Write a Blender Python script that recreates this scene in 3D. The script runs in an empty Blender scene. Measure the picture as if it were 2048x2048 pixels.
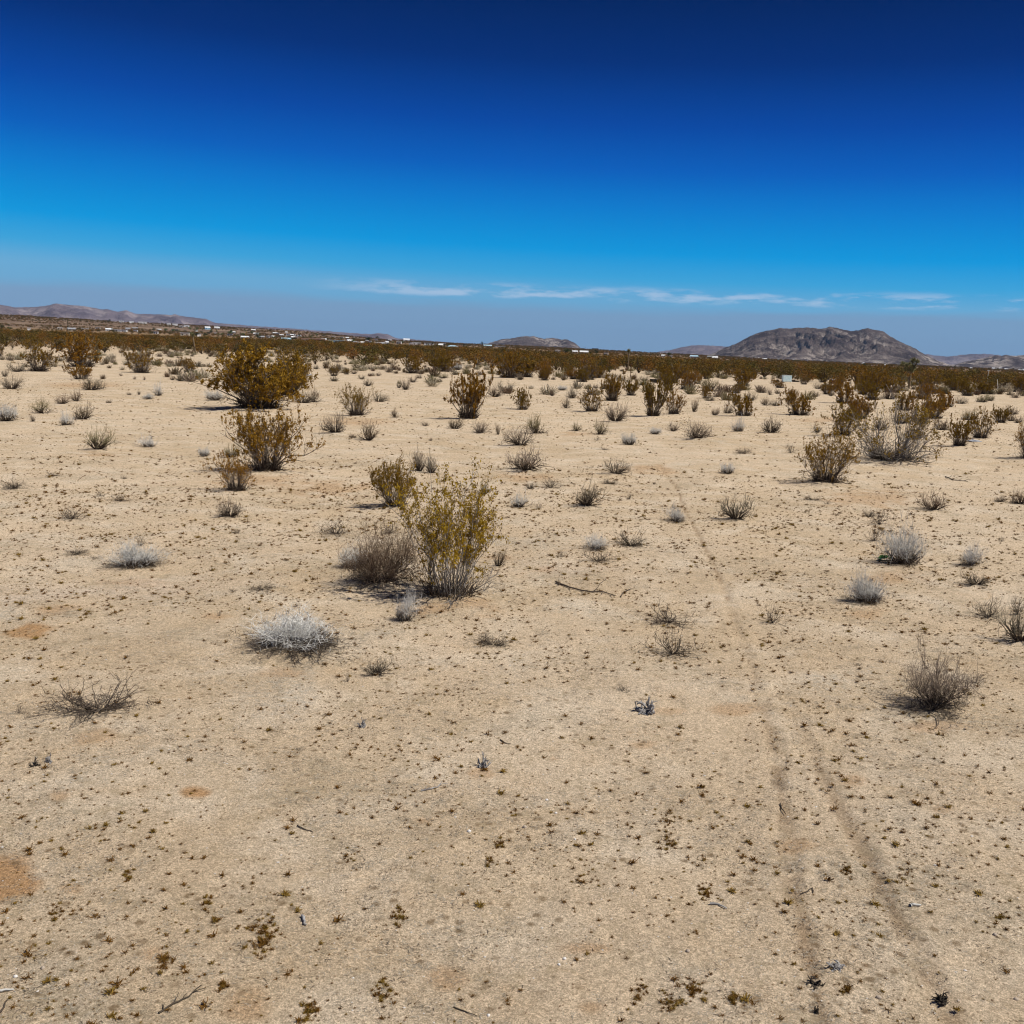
import bpy, math, random
import numpy as np
from mathutils import Vector, Matrix, noise

# ------------------------------------------------------------------ camera, world, sun, exposure
SC = bpy.context.scene
COL = SC.collection
H = 3.2                     # camera height above the sand
F = 2054.0                  # focal length in pixels of the 2048 px photograph
HOR, ROLL = 704.0, math.radians(2.0)
PITCH = math.atan((1024 - HOR) * math.cos(ROLL) / F)
cp, sp, cr, sr = math.cos(PITCH), math.sin(PITCH), math.cos(ROLL), math.sin(ROLL)
FW = np.array([0, cp, -sp]); R0 = np.array([1.0, 0, 0]); U0 = np.array([0, sp, cp])
RT = cr * R0 + sr * U0; UP = -sr * R0 + cr * U0
cam_d = bpy.data.cameras.new('camera'); cam = bpy.data.objects.new('camera', cam_d); COL.objects.link(cam)
cam_d.sensor_width = 36; cam_d.lens = 36 * F / 2048; cam_d.clip_end = 90000; cam_d.clip_start = 0.1
cam.matrix_world = Matrix(((RT[0], UP[0], -FW[0], 0), (RT[1], UP[1], -FW[1], 0), (RT[2], UP[2], -FW[2], H), (0, 0, 0, 1)))
SC.camera = cam
SC.render.engine = 'CYCLES'
SC.view_settings.view_transform = 'Standard'; SC.view_settings.look = 'None'
SC.view_settings.exposure = 0.2; SC.view_settings.gamma = 1.0; SC.view_settings.use_curve_mapping = False
SC.cycles.volume_bounces = 0
SC.cycles.filter_width = 1.15
SC.cycles.transparent_max_bounces = 8

SUN_EL, SUN_AZ = math.radians(56), math.radians(106)     # azimuth clockwise from +Y (view direction): sun on the right
sun_dir = Vector((math.sin(SUN_AZ) * math.cos(SUN_EL), math.cos(SUN_AZ) * math.cos(SUN_EL), math.sin(SUN_EL)))
sd = bpy.data.lights.new('sun', 'SUN'); sun = bpy.data.objects.new('sun', sd); COL.objects.link(sun)
sd.energy = 4.0; sd.angle = math.radians(0.53); sd.color = (1.0, 0.955, 0.88)
sun.rotation_euler = sun_dir.to_track_quat('Z', 'Y').to_euler()

W = bpy.data.worlds.new('World'); SC.world = W; W.use_nodes = True
nt = W.node_tree; nt.nodes.clear(); N = nt.nodes; L = nt.links
def nd(t, **k):
    n = N.new(t)
    for a, b in k.items(): setattr(n, a, b)
    return n
def wmath(op, a, b=None, c=None, clamp=False):
    m = nd('ShaderNodeMath', operation=op, use_clamp=clamp)
    for i, v in enumerate((a, b, c)):
        if v is None: continue
        if isinstance(v, (int, float)): m.inputs[i].default_value = v
        else: L.new(v, m.inputs[i])
    return m.outputs[0]
sky = nd('ShaderNodeTexSky', sky_type='NISHITA', sun_disc=False)
sky.sun_elevation = SUN_EL; sky.sun_rotation = SUN_AZ; sky.altitude = 900; sky.air_density = 1.0; sky.dust_density = 0.3; sky.ozone_density = 2.0
tc = nd('ShaderNodeTexCoord'); sx = nd('ShaderNodeSeparateXYZ'); L.new(tc.outputs['Generated'], sx.inputs[0])
X, Y, Z = sx.outputs
el = wmath('MULTIPLY', wmath('ARCSINE', Z), 180 / math.pi)                 # elevation in degrees
elx = wmath('ADD', el, wmath('MULTIPLY', X, 1.0))                          # the sky is a little darker towards the sun's side (polarised)
mr = nd('ShaderNodeMapRange'); L.new(elx, mr.inputs[0]); mr.inputs[1].default_value = -2; mr.inputs[2].default_value = 38
ramp = nd('ShaderNodeValToRGB'); L.new(mr.outputs[0], ramp.inputs[0])
SKY_STOPS = [  # elevation, linear rgb wanted
 (-2, (.17, .35, .55)), (1.0, (.17, .36, .56)), (3.2, (.14, .40, .66)), (4.2, (.045, .37, .71)), (5.6, (.000, .32, .74)),
 (8, (.000, .21, .66)), (9.8, (.000, .125, .56)), (12, (.000, .072, .42)), (15, (.000, .034, .225)), (18.5, (.000, .019, .125)), (38, (.001, .019, .11))]
cre = ramp.color_ramp
while len(cre.elements) < len(SKY_STOPS): cre.elements.new(0.5)
for e, (p, c) in zip(cre.elements, SKY_STOPS): e.position = (p + 2) / 40; e.color = (*c, 1)
# the ramp grades the physical sky: the Nishita luminance is kept, its colour deepened as through a polariser
bw = nd('ShaderNodeRGBToBW'); L.new(sky.outputs[0], bw.inputs[0])
lum = wmath('POWER', wmath('MULTIPLY', bw.outputs[0], 0.14), 0.25)
# haze layer with a soft flat top near 3 degrees
def mix(fac, a, b, blend='MIX'):
    m = nd('ShaderNodeMix', data_type='RGBA', blend_type=blend)
    for i, v in ((0, fac), (6, a), (7, b)):
        if isinstance(v, (int, float)): m.inputs[i].default_value = v
        elif isinstance(v, tuple): m.inputs[i].default_value = v
        else: L.new(v, m.inputs[i])
    return m.outputs[2]
def smooth(v, a, b):
    m = nd('ShaderNodeMapRange', interpolation_type='SMOOTHSTEP'); L.new(v, m.inputs[0])
    m.inputs[1].default_value = a; m.inputs[2].default_value = b; return m.outputs[0]
mpn = nd('ShaderNodeMapping'); L.new(tc.outputs['Generated'], mpn.inputs[0]); mpn.inputs['Scale'].default_value = (3, 3, 30)
n0 = nd('ShaderNodeTexNoise'); L.new(mpn.outputs[0], n0.inputs['Vector']); n0.inputs['Scale'].default_value = 2; n0.inputs['Detail'].default_value = 3
elh = wmath('ADD', el, wmath('MULTIPLY', wmath('SUBTRACT', n0.outputs[0], 0.5), 1.1))
hz = wmath('SUBTRACT', 1.0, smooth(elh, 2.15, 2.9))
col = mix(wmath('MULTIPLY', hz, 0.72), ramp.outputs[0], (.205, .315, .49, 1))
# thin clouds above the haze
mpc = nd('ShaderNodeMapping'); L.new(tc.outputs['Generated'], mpc.inputs[0]); mpc.inputs['Scale'].default_value = (9, 3, 48); mpc.inputs['Location'].default_value = (0.35, 0, 0.3)
n1 = nd('ShaderNodeTexNoise'); L.new(mpc.outputs[0], n1.inputs['Vector']); n1.inputs['Scale'].default_value = 2.6; n1.inputs['Detail'].default_value = 7; n1.inputs['Roughness'].default_value = 0.55
band = wmath('MULTIPLY', smooth(el, 2.75, 3.05), wmath('SUBTRACT', 1.0, smooth(el, 3.3, 3.85)))
cl = wmath('MULTIPLY', smooth(n1.outputs[0], 0.46, 0.66), band)
cl = wmath('MULTIPLY', cl, smooth(X, -0.22, -0.08))
col = mix(wmath('MULTIPLY', cl, 0.62), col, (.48, .60, .78, 1))
vm = nd('ShaderNodeVectorMath', operation='SCALE'); L.new(col, vm.inputs[0]); L.new(lum, vm.inputs[3])
bg = nd('ShaderNodeBackground'); L.new(vm.outputs[0], bg.inputs[0]); bg.inputs[1].default_value = 0.93
wo = nd('ShaderNodeOutputWorld'); L.new(bg.outputs[0], wo.inputs[0])

# ------------------------------------------------------------------ small tools
def tag(o, label=None, cat=None, group=None, kind=None):
    if label: o['label'] = label
    if cat: o['category'] = cat
    if group: o['group'] = group
    if kind: o['kind'] = kind
    return o
def link(o, parent=None):
    COL.objects.link(o)
    if parent: o.parent = parent
    return o
def empty(name, loc, rz=0.0, scale=(1, 1, 1)):
    o = bpy.data.objects.new(name, None); o.location = loc; o.rotation_euler = (0, 0, rz); o.scale = scale
    o.empty_display_size = 0.2
    return link(o)

def lerp_tab(x, tab):
    return np.interp(x, [t[0] for t in tab], [t[1] for t in tab])
# terrain heights by distance and by direction (col = photograph column that looks that way)
Z600 = [(-1500, 3.5), (0, 3.5), (600, 3.7), (1000, 2.7), (1200, 1.1), (1600, .5), (2048, -1.6), (3500, -1.6)]
Z1500 = [(-1500, 12), (0, 12), (600, 11.5), (1000, 8.3), (1200, 5.5), (1600, 2.2), (2048, -.6), (3500, -.6)]
Z3500 = [(-1500, 66), (0, 57), (400, 49), (600, 44), (760, 27), (900, 23), (1000, 23), (1200, 18), (1400, 12), (1600, 6), (2048, 2), (3500, 2)]
def terrain(x, y):
    x = np.asarray(x, float); y = np.asarray(y, float)
    D = np.hypot(x, y)
    az = np.clip(np.arctan2(x, y), -1.3, 1.3)
    col = 1024 + F * np.tan(az)
    def ss(t): t = np.clip(t, 0, 1); return t * t * (3 - 2 * t)
    a, b, c = lerp_tab(col, Z600), lerp_tab(col, Z1500), lerp_tab(col, Z3500)
    z = a * ss((D - 130) / 470)
    z = z + (b - a) * ss((D - 550) / 950)
    z = z + (c - b) * ss((D - 1300) / 2200)
    return z
TRK = {'line': [(1318, 930), (1355, 975), (1365, 1010), (1400, 1075), (1430, 1135), (1455, 1200)],
       'left': [(1455, 1200), (1490, 1300), (1515, 1380), (1550, 1500), (1568, 1620), (1580, 1750), (1612, 1900), (1645, 2060)],
       'right': [(1560, 1380), (1610, 1480), (1675, 1610), (1735, 1720), (1785, 1830), (1840, 1930), (1915, 2060)]}
def ray(px, py):
    d = FW + RT * ((px - 1024) / F) - UP * ((py - 1024) / F)
    return d / np.linalg.norm(d)
def flat(px, py):
    d = ray(px, py)
    return -H / d[2] * d[:2]
def seg_dist(x, y, pts):
    best = np.full(np.shape(x), 1e9)
    for (ax, ay), (bx, by) in zip(pts[:-1], pts[1:]):
        vx, vy = bx - ax, by - ay
        t = np.clip(((x - ax) * vx + (y - ay) * vy) / (vx * vx + vy * vy), 0, 1)
        best = np.minimum(best, np.hypot(x - ax - t * vx, y - ay - t * vy))
    return best
TRKW = {k: [tuple(flat(*p)) for p in v] for k, v in TRK.items()}
MOUNDS = []     # (x, y, radius, height) of sand heaped round shrubs
def fine(x, y):
    D = math.hypot(x, y)
    k = 1.0 if D < 60 else max(0.0, 1 - (D - 60) / 100)
    if k <= 0: return 0.0
    z = .05 * noise.noise((x * .45, y * .45, 3)) + .018 * noise.noise((x * 1.9, y * 1.9, 7))
    if D < 35: z += .008 * noise.noise((x * 6, y * 6, 1)) + (.004 * noise.noise((x * 15, y * 15, 5)) if D < 14 else 0)
    return z * k
def zfull(x, y):
    z = float(terrain(x, y)) + fine(x, y)
    for mx, my, r, h in MOUNDS:
        d2 = (x - mx) ** 2 + (y - my) ** 2
        if d2 < 6 * r * r: z += h * math.exp(-d2 / (r * r))
    return z
def hit(px, py):
    """ground point seen at a pixel, with its depth along the view axis"""
    d = ray(px, py)
    t, step = 2.0, 0.5
    p = d * t
    while t < 9000:
        p = d * t
        if H + p[2] < float(terrain(p[0], p[1])): break
        t += max(0.3, t * 0.01)
    lo, hi = t - max(0.3, t * 0.01) * 1.1, t
    for _ in range(14):
        m = (lo + hi) / 2; p = d * m
        if H + p[2] < float(terrain(p[0], p[1])): hi = m
        else: lo = m
    p = d * hi
    return p[0], p[1], float(np.dot(p, FW))
def at_dist(px, D):
    """ground point in the direction of a column at a distance"""
    d = ray(px, HOR + (px - 1024) * math.tan(ROLL)); d = d[:2] / np.linalg.norm(d[:2])
    return d[0] * D, d[1] * D
def project(x, y, z):
    v = np.stack([x, y, z - H], -1)
    dep = v @ FW
    dep = np.where(dep < 0.05, np.nan, dep)
    return 1024 + F * (v @ RT) / dep, 1024 - F * (v @ UP) / dep

# ------------------------------------------------------------------ materials
def new_mat(name):
    m = bpy.data.materials.new(name); m.use_nodes = True
    t = m.node_tree
    b = t.nodes['Principled BSDF']; b.inputs['Specular IOR Level'].default_value = 0.15; b.inputs['Roughness'].default_value = 0.85
    return m, t, b
class G:
    def __init__(s, t): s.t = t
    def n(s, typ, **k):
        x = s.t.nodes.new(typ)
        for a, b in k.items(): setattr(x, a, b)
        return x
    def put(s, inp, v):
        if isinstance(v, (int, float)): inp.default_value = v
        elif isinstance(v, tuple): inp.default_value = (*v, 1) if len(v) == 3 and len(inp.default_value) == 4 else v
        else: s.t.links.new(v, inp)
    def mix(s, f, a, b, blend='MIX'):
        m = s.n('ShaderNodeMix', data_type='RGBA', blend_type=blend); s.put(m.inputs[0], f); s.put(m.inputs[6], a); s.put(m.inputs[7], b); return m.outputs[2]
    def noise(s, vec, scale, detail=3, rough=.5, dist=0):
        x = s.n('ShaderNodeTexNoise'); s.put(x.inputs['Vector'], vec); x.inputs['Scale'].default_value = scale
        x.inputs['Detail'].default_value = detail; x.inputs['Roughness'].default_value = rough; x.inputs['Distortion'].default_value = dist; return x.outputs[0]
    def rng(s, v, a, b, c=0.0, d=1.0, smooth=True):
        x = s.n('ShaderNodeMapRange', interpolation_type='SMOOTHSTEP' if smooth else 'LINEAR'); s.put(x.inputs[0], v)
        for i, q in enumerate((a, b, c, d)): x.inputs[i + 1].default_value = q
        return x.outputs[0]
    def math(s, op, a, b=0.0):
        x = s.n('ShaderNodeMath', operation=op); s.put(x.inputs[0], a); s.put(x.inputs[1], b); return x.outputs[0]
def simple(name, c1, c2=None, scale=6, rough=.85, island=False, transl=0.0, objrand=0.0, bump=0.0):
    m, t, b = new_mat(name); g = G(t)
    tcn = g.n('ShaderNodeTexCoord'); b.inputs['Roughness'].default_value = rough
    col = c1
    if c2:
        if island:
            geo = g.n('ShaderNodeNewGeometry'); f = geo.outputs['Random Per Island']
            f = g.math('ADD', g.math('MULTIPLY', f, .6), g.math('MULTIPLY', g.noise(tcn.outputs['Object'], scale), .4))
        else: f = g.rng(g.noise(tcn.outputs['Object'], scale), .3, .7)
        col = g.mix(f, c1, c2)
    if objrand:
        oi = g.n('ShaderNodeObjectInfo')
        v = g.rng(oi.outputs['Random'], 0, 1, 1 - objrand, 1 + objrand, False)
        hs = g.n('ShaderNodeHueSaturation'); g.put(hs.inputs['Color'], col); g.put(hs.inputs['Value'], v)
        g.put(hs.inputs['Hue'], g.rng(oi.outputs['Random'], 0, 1, .5 + .012 * objrand / .2, .5 - .012 * objrand / .2, False)); col = hs.outputs[0]
    g.put(b.inputs['Base Color'], col)
    if bump:
        bp = g.n('ShaderNodeBump'); bp.inputs['Strength'].default_value = bump; g.put(bp.inputs['Height'], g.noise(tcn.outputs['Object'], scale * 4)); t.links.new(bp.outputs[0], b.inputs['Normal'])
    if transl:
        tr = g.n('ShaderNodeBsdfTranslucent'); g.put(tr.inputs[0], col); ms = g.n('ShaderNodeMixShader'); ms.inputs[0].default_value = transl
        t.links.new(b.outputs[0], ms.inputs[1]); t.links.new(tr.outputs[0], ms.inputs[2]); t.links.new(ms.outputs[0], t.nodes['Material Output'].inputs[0])
    return m
M = {}
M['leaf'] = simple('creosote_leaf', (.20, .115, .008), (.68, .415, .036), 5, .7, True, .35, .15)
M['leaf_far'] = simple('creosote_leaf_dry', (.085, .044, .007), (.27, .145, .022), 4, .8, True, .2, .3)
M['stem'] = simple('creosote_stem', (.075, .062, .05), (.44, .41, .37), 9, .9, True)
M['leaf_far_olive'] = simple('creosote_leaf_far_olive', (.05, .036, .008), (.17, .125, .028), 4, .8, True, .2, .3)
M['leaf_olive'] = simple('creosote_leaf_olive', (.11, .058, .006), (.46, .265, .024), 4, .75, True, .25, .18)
M['stem_dark'] = simple('creosote_stem_brown', (.05, .036, .025), (.26, .21, .165), 9, .9, True)
M['stem_far'] = simple('creosote_stem_dark', (.05, .035, .02), (.13, .10, .07), 9, .9)
M['white_twig'] = simple('silver_twig', (.42, .40, .355), (.80, .79, .745), 6, .9, True, 0, .08)
M['grey_twig'] = simple('grey_twig', (.13, .10, .07), (.37, .31, .225), 6, .9, True, 0, .22)
M['brown_twig'] = simple('brown_twig', (.085, .058, .035), (.25, .18, .115), 6, .9, True, 0, .2)
M['tussock'] = simple('pale_tussock', (.28, .24, .16), (.52, .46, .34), 6, .9, True, 0, .15)
M['olive_twig'] = simple('olive_twig', (.12, .10, .045), (.33, .285, .15), 6, .9, True, 0, .15)
M['dark_wood'] = simple('dark_wood', (.03, .022, .016), (.11, .082, .06), 9, .9, True)
M['dead_twig'] = simple('dead_twig', (.035, .026, .018), (.14, .11, .082), 9, .9, True, 0, .15)
M['weathered'] = simple('weathered_wood', (.15, .13, .115), (.42, .41, .40), 14, .9, False, 0, 0, .6)
M['weed'] = simple('rusty_weed', (.07, .032, .005), (.23, .11, .018), 6, .9, True)
M['weed_green'] = simple('olive_weed', (.15, .085, .014), (.30, .19, .04), 6, .9, True)
M['litter'] = simple('straw_litter', (.22, .19, .14), (.50, .46, .38), 6, .9, True)
M['pebble'] = simple('pale_pebble', (.40, .33, .25), (.85, .82, .78), 3, .8, True)
M['clod'] = simple('brown_clod', (.16, .10, .055), (.34, .24, .15), 5, .9)
M['stone'] = simple('stone', (.35, .28, .21), (.55, .46, .37), 8, .85, False, 0, 0, .5)
M['white_stone'] = simple('quartz_stone', (.62, .58, .53), (.85, .83, .80), 8, .7, False, 0, 0, .4)
M['josh_leaf'] = simple('yucca_leaf', (.022, .028, .008), (.46, .43, .22), 4, .7, True, .1)
M['josh_bark'] = simple('yucca_bark', (.12, .085, .05), (.25, .19, .12), 9, .95, False, 0, 0, .8)
M['tree_leaf'] = simple('town_tree_leaf', (.018, .028, .008), (.05, .07, .02), 3, .8, True, .1, .2)
M['tree_leaf2'] = simple('town_tree_leaf_light', (.06, .09, .02), (.13, .16, .05), 3, .8, True, .1, .2)
M['bark'] = simple('bark', (.08, .06, .04), (.15, .11, .08), 8)
for k, c in dict(white=(.80, .80, .78), cream=(.66, .60, .48), grey=(.42, .42, .41), blue=(.36, .60, .78), green=(.30, .50, .22), yellow=(.72, .66, .30), brown=(.17, .10, .07), tan=(.45, .35, .25), dark=(.05, .045, .04)).items():
    M['w_' + k] = simple('painted_wall_' + k, c, tuple(x * .86 for x in c), .4, .7)
M['r_white'] = simple('roof_white', (.85, .86, .86), (.7, .71, .72), .5, .5)
M['r_grey'] = simple('roof_grey', (.34, .35, .37), (.26, .26, .27), .5, .7)
M['r_brown'] = simple('roof_brown', (.16, .09, .06), (.11, .07, .05), .5, .8)
M['r_blue'] = simple('roof_blue', (.36, .55, .66), (.46, .62, .70), .5, .6)
M['pane'] = simple('dark_pane', (.03, .035, .04), None, 1, .2)
M['pole'] = simple('pole_wood', (.12, .085, .06), (.2, .15, .11), 3, .9)
M['steel'] = simple('bleached_post', (.55, .53, .49), (.7, .68, .64), 8, .6)
M['panel'] = simple('pale_blue_paint', (.52, .74, .80), (.74, .86, .87), 3, .5)
M['rust'] = simple('rusted_metal', (.16, .05, .02), (.08, .035, .02), 6, .8)
M['char'] = simple('charred_board', (.025, .02, .016), (.075, .06, .045), 6, .9)
M['greenfoil'] = simple('green_scrap', (.03, .10, .02), (.08, .20, .04), 14, .6)
M['sheet'] = simple('grey_sheet', (.38, .40, .44), (.5, .52, .55), 5, .5)

def mat_ground():
    m, t, b = new_mat('desert_sand'); g = G(t); b.inputs['Roughness'].default_value = .95; b.inputs['Specular IOR Level'].default_value = .05
    geo = g.n('ShaderNodeNewGeometry'); P = geo.outputs['Position']
    at = lambda n: (lambda a: a.outputs['Fac'])(g.n('ShaderNodeAttribute', attribute_name=n))
    base = g.mix(g.rng(g.noise(P, .16, 4, .6), .35, .65), (.56, .435, .29), (.645, .515, .365))
    base = g.mix(g.rng(g.noise(P, .9, 5, .62, .4), .42, .72), base, (.68, .57, .43))            # pale pinkish crust
    base = g.mix(g.math('MULTIPLY', g.rng(g.noise(P, 1.7, 5, .65, .8), .55, .78), .5), base, (.53, .37, .21))   # loose warm sand
    base = g.mix(g.math('MULTIPLY', g.rng(g.noise(P, .55, 6, .7, .3), .50, .66), g.rng(g.noise(P, 9, 4, .7), .35, .75, 0, .75)), base, (.33, .285, .20))   # thatch stain
    base = g.mix(g.math('MULTIPLY', g.rng(g.noise(P, .33, 4, .6, 1.2), .56, .72), g.rng(g.noise(P, 14, 4, .75), .4, .7, 0, .6)), base, (.43, .42, .37))
    base = g.mix(g.math('MULTIPLY', at('orange'), .85), base, g.mix(g.noise(P, 30, 3), (.40, .225, .095), (.48, .28, .13)))
    base = g.mix(g.math('MULTIPLY', at('pale'), .55), base, (.66, .54, .42))
    base = g.mix(g.math('MULTIPLY', at('rut'), .82), base, g.mix(g.noise(P, 18, 4, .7), (.17, .105, .055), (.36, .25, .155)))
    grain = g.noise(P, 150, 3, .85); grain2 = g.noise(P, 42, 7, .9)
    base = g.mix(1.0, base, g.mix(g.rng(grain, .3, .7), (.70, .69, .67), (1.25, 1.25, 1.26)), 'MULTIPLY')
    base = g.mix(1.0, base, g.mix(g.rng(grain2, .3, .7), (.87, .86, .845), (1.10, 1.10, 1.11)), 'MULTIPLY')
    vo = g.n('ShaderNodeTexVoronoi'); g.put(vo.inputs['Vector'], P); vo.inputs['Scale'].default_value = 24
    wv = g.n('ShaderNodeMapping'); g.put(wv.inputs[0], P); wv.inputs['Scale'].default_value = (1, 2.2, 1); wv.inputs['Rotation'].default_value = (0, 0, .5)
    straw = g.math('MULTIPLY', g.rng(g.noise(wv.outputs[0], 20, 6, .85, .6), .52, .62), g.rng(g.noise(P, .8, 6, .7, .5), .42, .6))
    base = g.mix(g.math('MULTIPLY', straw, .8), base, (.27, .23, .16))
    for sc_, lo, hi in ((62, .84, 1.15), (150, .76, 1.25)):
        vg = g.n('ShaderNodeTexVoronoi'); g.put(vg.inputs['Vector'], P); vg.inputs['Scale'].default_value = sc_
        sv = g.n('ShaderNodeSeparateColor'); g.put(sv.inputs[0], vg.outputs['Color'])
        base = g.mix(1.0, base, g.mix(g.rng(sv.outputs[0], 0, 1), (lo, lo * .99, lo * .97), (hi, hi, hi)), 'MULTIPLY')
    base = g.mix(g.math('MULTIPLY', g.rng(g.noise(P, 3.2, 8, .85, .3), .54, .60), .45), base, (.36, .28, .17))
    spk = g.math('MULTIPLY', g.rng(vo.outputs['Distance'], .10, .26, 1, 0), g.rng(g.noise(P, 1.3, 5, .7), .46, .66))
    base = g.mix(g.math('MULTIPLY', spk, .8), base, (.13, .08, .035))
    vo2 = g.n('ShaderNodeTexVoronoi'); g.put(vo2.inputs['Vector'], P); vo2.inputs['Scale'].default_value = 8
    spk2 = g.math('MULTIPLY', g.rng(vo2.outputs['Distance'], .12, .3, 1, 0), g.rng(g.noise(P, .7, 6, .75), .44, .58))
    base = g.mix(g.math('MULTIPLY', spk2, .7), base, (.16, .10, .045))
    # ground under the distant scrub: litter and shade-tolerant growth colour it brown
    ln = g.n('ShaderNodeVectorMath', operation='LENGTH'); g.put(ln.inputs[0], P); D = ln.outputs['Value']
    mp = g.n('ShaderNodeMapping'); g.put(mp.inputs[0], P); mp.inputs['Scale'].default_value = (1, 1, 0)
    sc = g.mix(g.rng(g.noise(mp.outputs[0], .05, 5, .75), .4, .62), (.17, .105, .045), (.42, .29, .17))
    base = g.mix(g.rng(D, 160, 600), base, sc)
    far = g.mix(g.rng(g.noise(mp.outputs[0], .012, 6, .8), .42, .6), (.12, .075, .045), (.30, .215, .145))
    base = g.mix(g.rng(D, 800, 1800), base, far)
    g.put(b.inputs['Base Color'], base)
    bp = g.n('ShaderNodeBump'); bp.inputs['Strength'].default_value = .75; bp.inputs['Distance'].default_value = .02
    hgt = g.math('ADD', g.math('MULTIPLY', grain2, .9), g.math('ADD', g.math('MULTIPLY', grain, .35), g.math('MULTIPLY', g.noise(P, 8, 5, .7), 1.4)))
    g.put(bp.inputs['Height'], hgt); t.links.new(bp.outputs[0], b.inputs['Normal'])
    return m
def mat_rock(name, dark, light, pale, sc):
    m, t, b = new_mat(name); g = G(t); b.inputs['Roughness'].default_value = .95; b.inputs['Specular IOR Level'].default_value = .03
    geo = g.n('ShaderNodeNewGeometry'); P = geo.outputs['Position']
    at = g.n('ShaderNodeAttribute', attribute_name='gully').outputs['Fac']
    c = g.mix(g.rng(g.noise(P, .0025 * sc, 7, .7), .38, .62), dark, light)
    c = g.mix(g.rng(g.noise(P, .02 * sc, 5, .75), .35, .7, 0, .6), c, tuple(x * .55 for x in dark))
    c = g.mix(g.math('MULTIPLY', at, g.rng(g.noise(P, .006 * sc, 5, .7), .42, .62, 0, .8)), c, pale)
    g.put(b.inputs['Base Color'], c)
    bp = g.n('ShaderNodeBump'); bp.inputs['Strength'].default_value = 1.0; bp.inputs['Distance'].default_value = 40
    g.put(bp.inputs['Height'], g.noise(P, .012 * sc, 7, .75)); t.links.new(bp.outputs[0], b.inputs['Normal'])
    return m

# ------------------------------------------------------------------ setting: ground
def mesh_grid(name, P, nu, nv, mats, attrs=None, smooth=True, close=False):
    """P: (nu*nv,3), quads between rows"""
    me = bpy.data.meshes.new(name)
    i = np.arange(nu - 1)[:, None] * nv + np.arange(nv - 1)[None, :]
    q = np.stack([i, i + nv, i + nv + 1, i + 1], -1).reshape(-1, 4)
    me.vertices.add(len(P)); me.vertices.foreach_set('co', P.astype(np.float32).ravel())
    me.loops.add(q.size); me.loops.foreach_set('vertex_index', q.ravel().astype(np.int32))
    me.polygons.add(len(q)); me.polygons.foreach_set('loop_start', np.arange(0, q.size, 4, dtype=np.int32))
    me.polygons.foreach_set('loop_total', np.full(len(q), 4, np.int32))
    me.update(); me.validate()
    if smooth: me.polygons.foreach_set('use_smooth', np.ones(len(q), bool))
    for k, v in (attrs or {}).items():
        a = me.attributes.new(k, 'FLOAT', 'POINT'); a.data.foreach_set('value', v.astype(np.float32).ravel())
    for m in mats: me.materials.append(m)
    return me

ORANGE = [(60, 1265, 45, 12), (15, 1755, 65, 42), (390, 1587, 24, 9), (492, 2020, 55, 36), (305, 1912, 26, 18), (143, 1780, 20, 10), (115, 1597, 20, 12), (655, 978, 80, 16),
          (1745, 998, 95, 18), (1283, 1483, 24, 8), (1106, 1510, 22, 8), (1180, 2018, 32, 16), (1705, 1562, 30, 12), (1880, 1623, 24, 10), (1183, 1902, 50, 12), (893, 1958, 38, 24),  # the wide flat patch near bottom centre is a shadow painted as sand colour
          (961, 1541, 20, 11), (715, 844, 75, 6), (1150, 868, 32, 4), (270, 1166, 70, 8), (580, 1345, 50, 12), (1865, 1450, 50, 14), (1795, 1155, 55, 14), (894, 1215, 90, 14), (200, 1475, 60, 14),
          (430, 1235, 30, 8), (100, 1225, 60, 12), (1730, 1228, 50, 10), (1050, 955, 60, 7), (520, 962, 100, 10), (1000, 1115, 30, 6), (196, 910, 40, 5), (1300, 940, 60, 8), (1480, 1420, 60, 10),
          (850, 1640, 30, 8), (1335, 1420, 40, 10), (1600, 1690, 40, 14), (170, 770, 90, 6), (1660, 840, 70, 5), (1090, 1140, 30, 6)]
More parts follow.
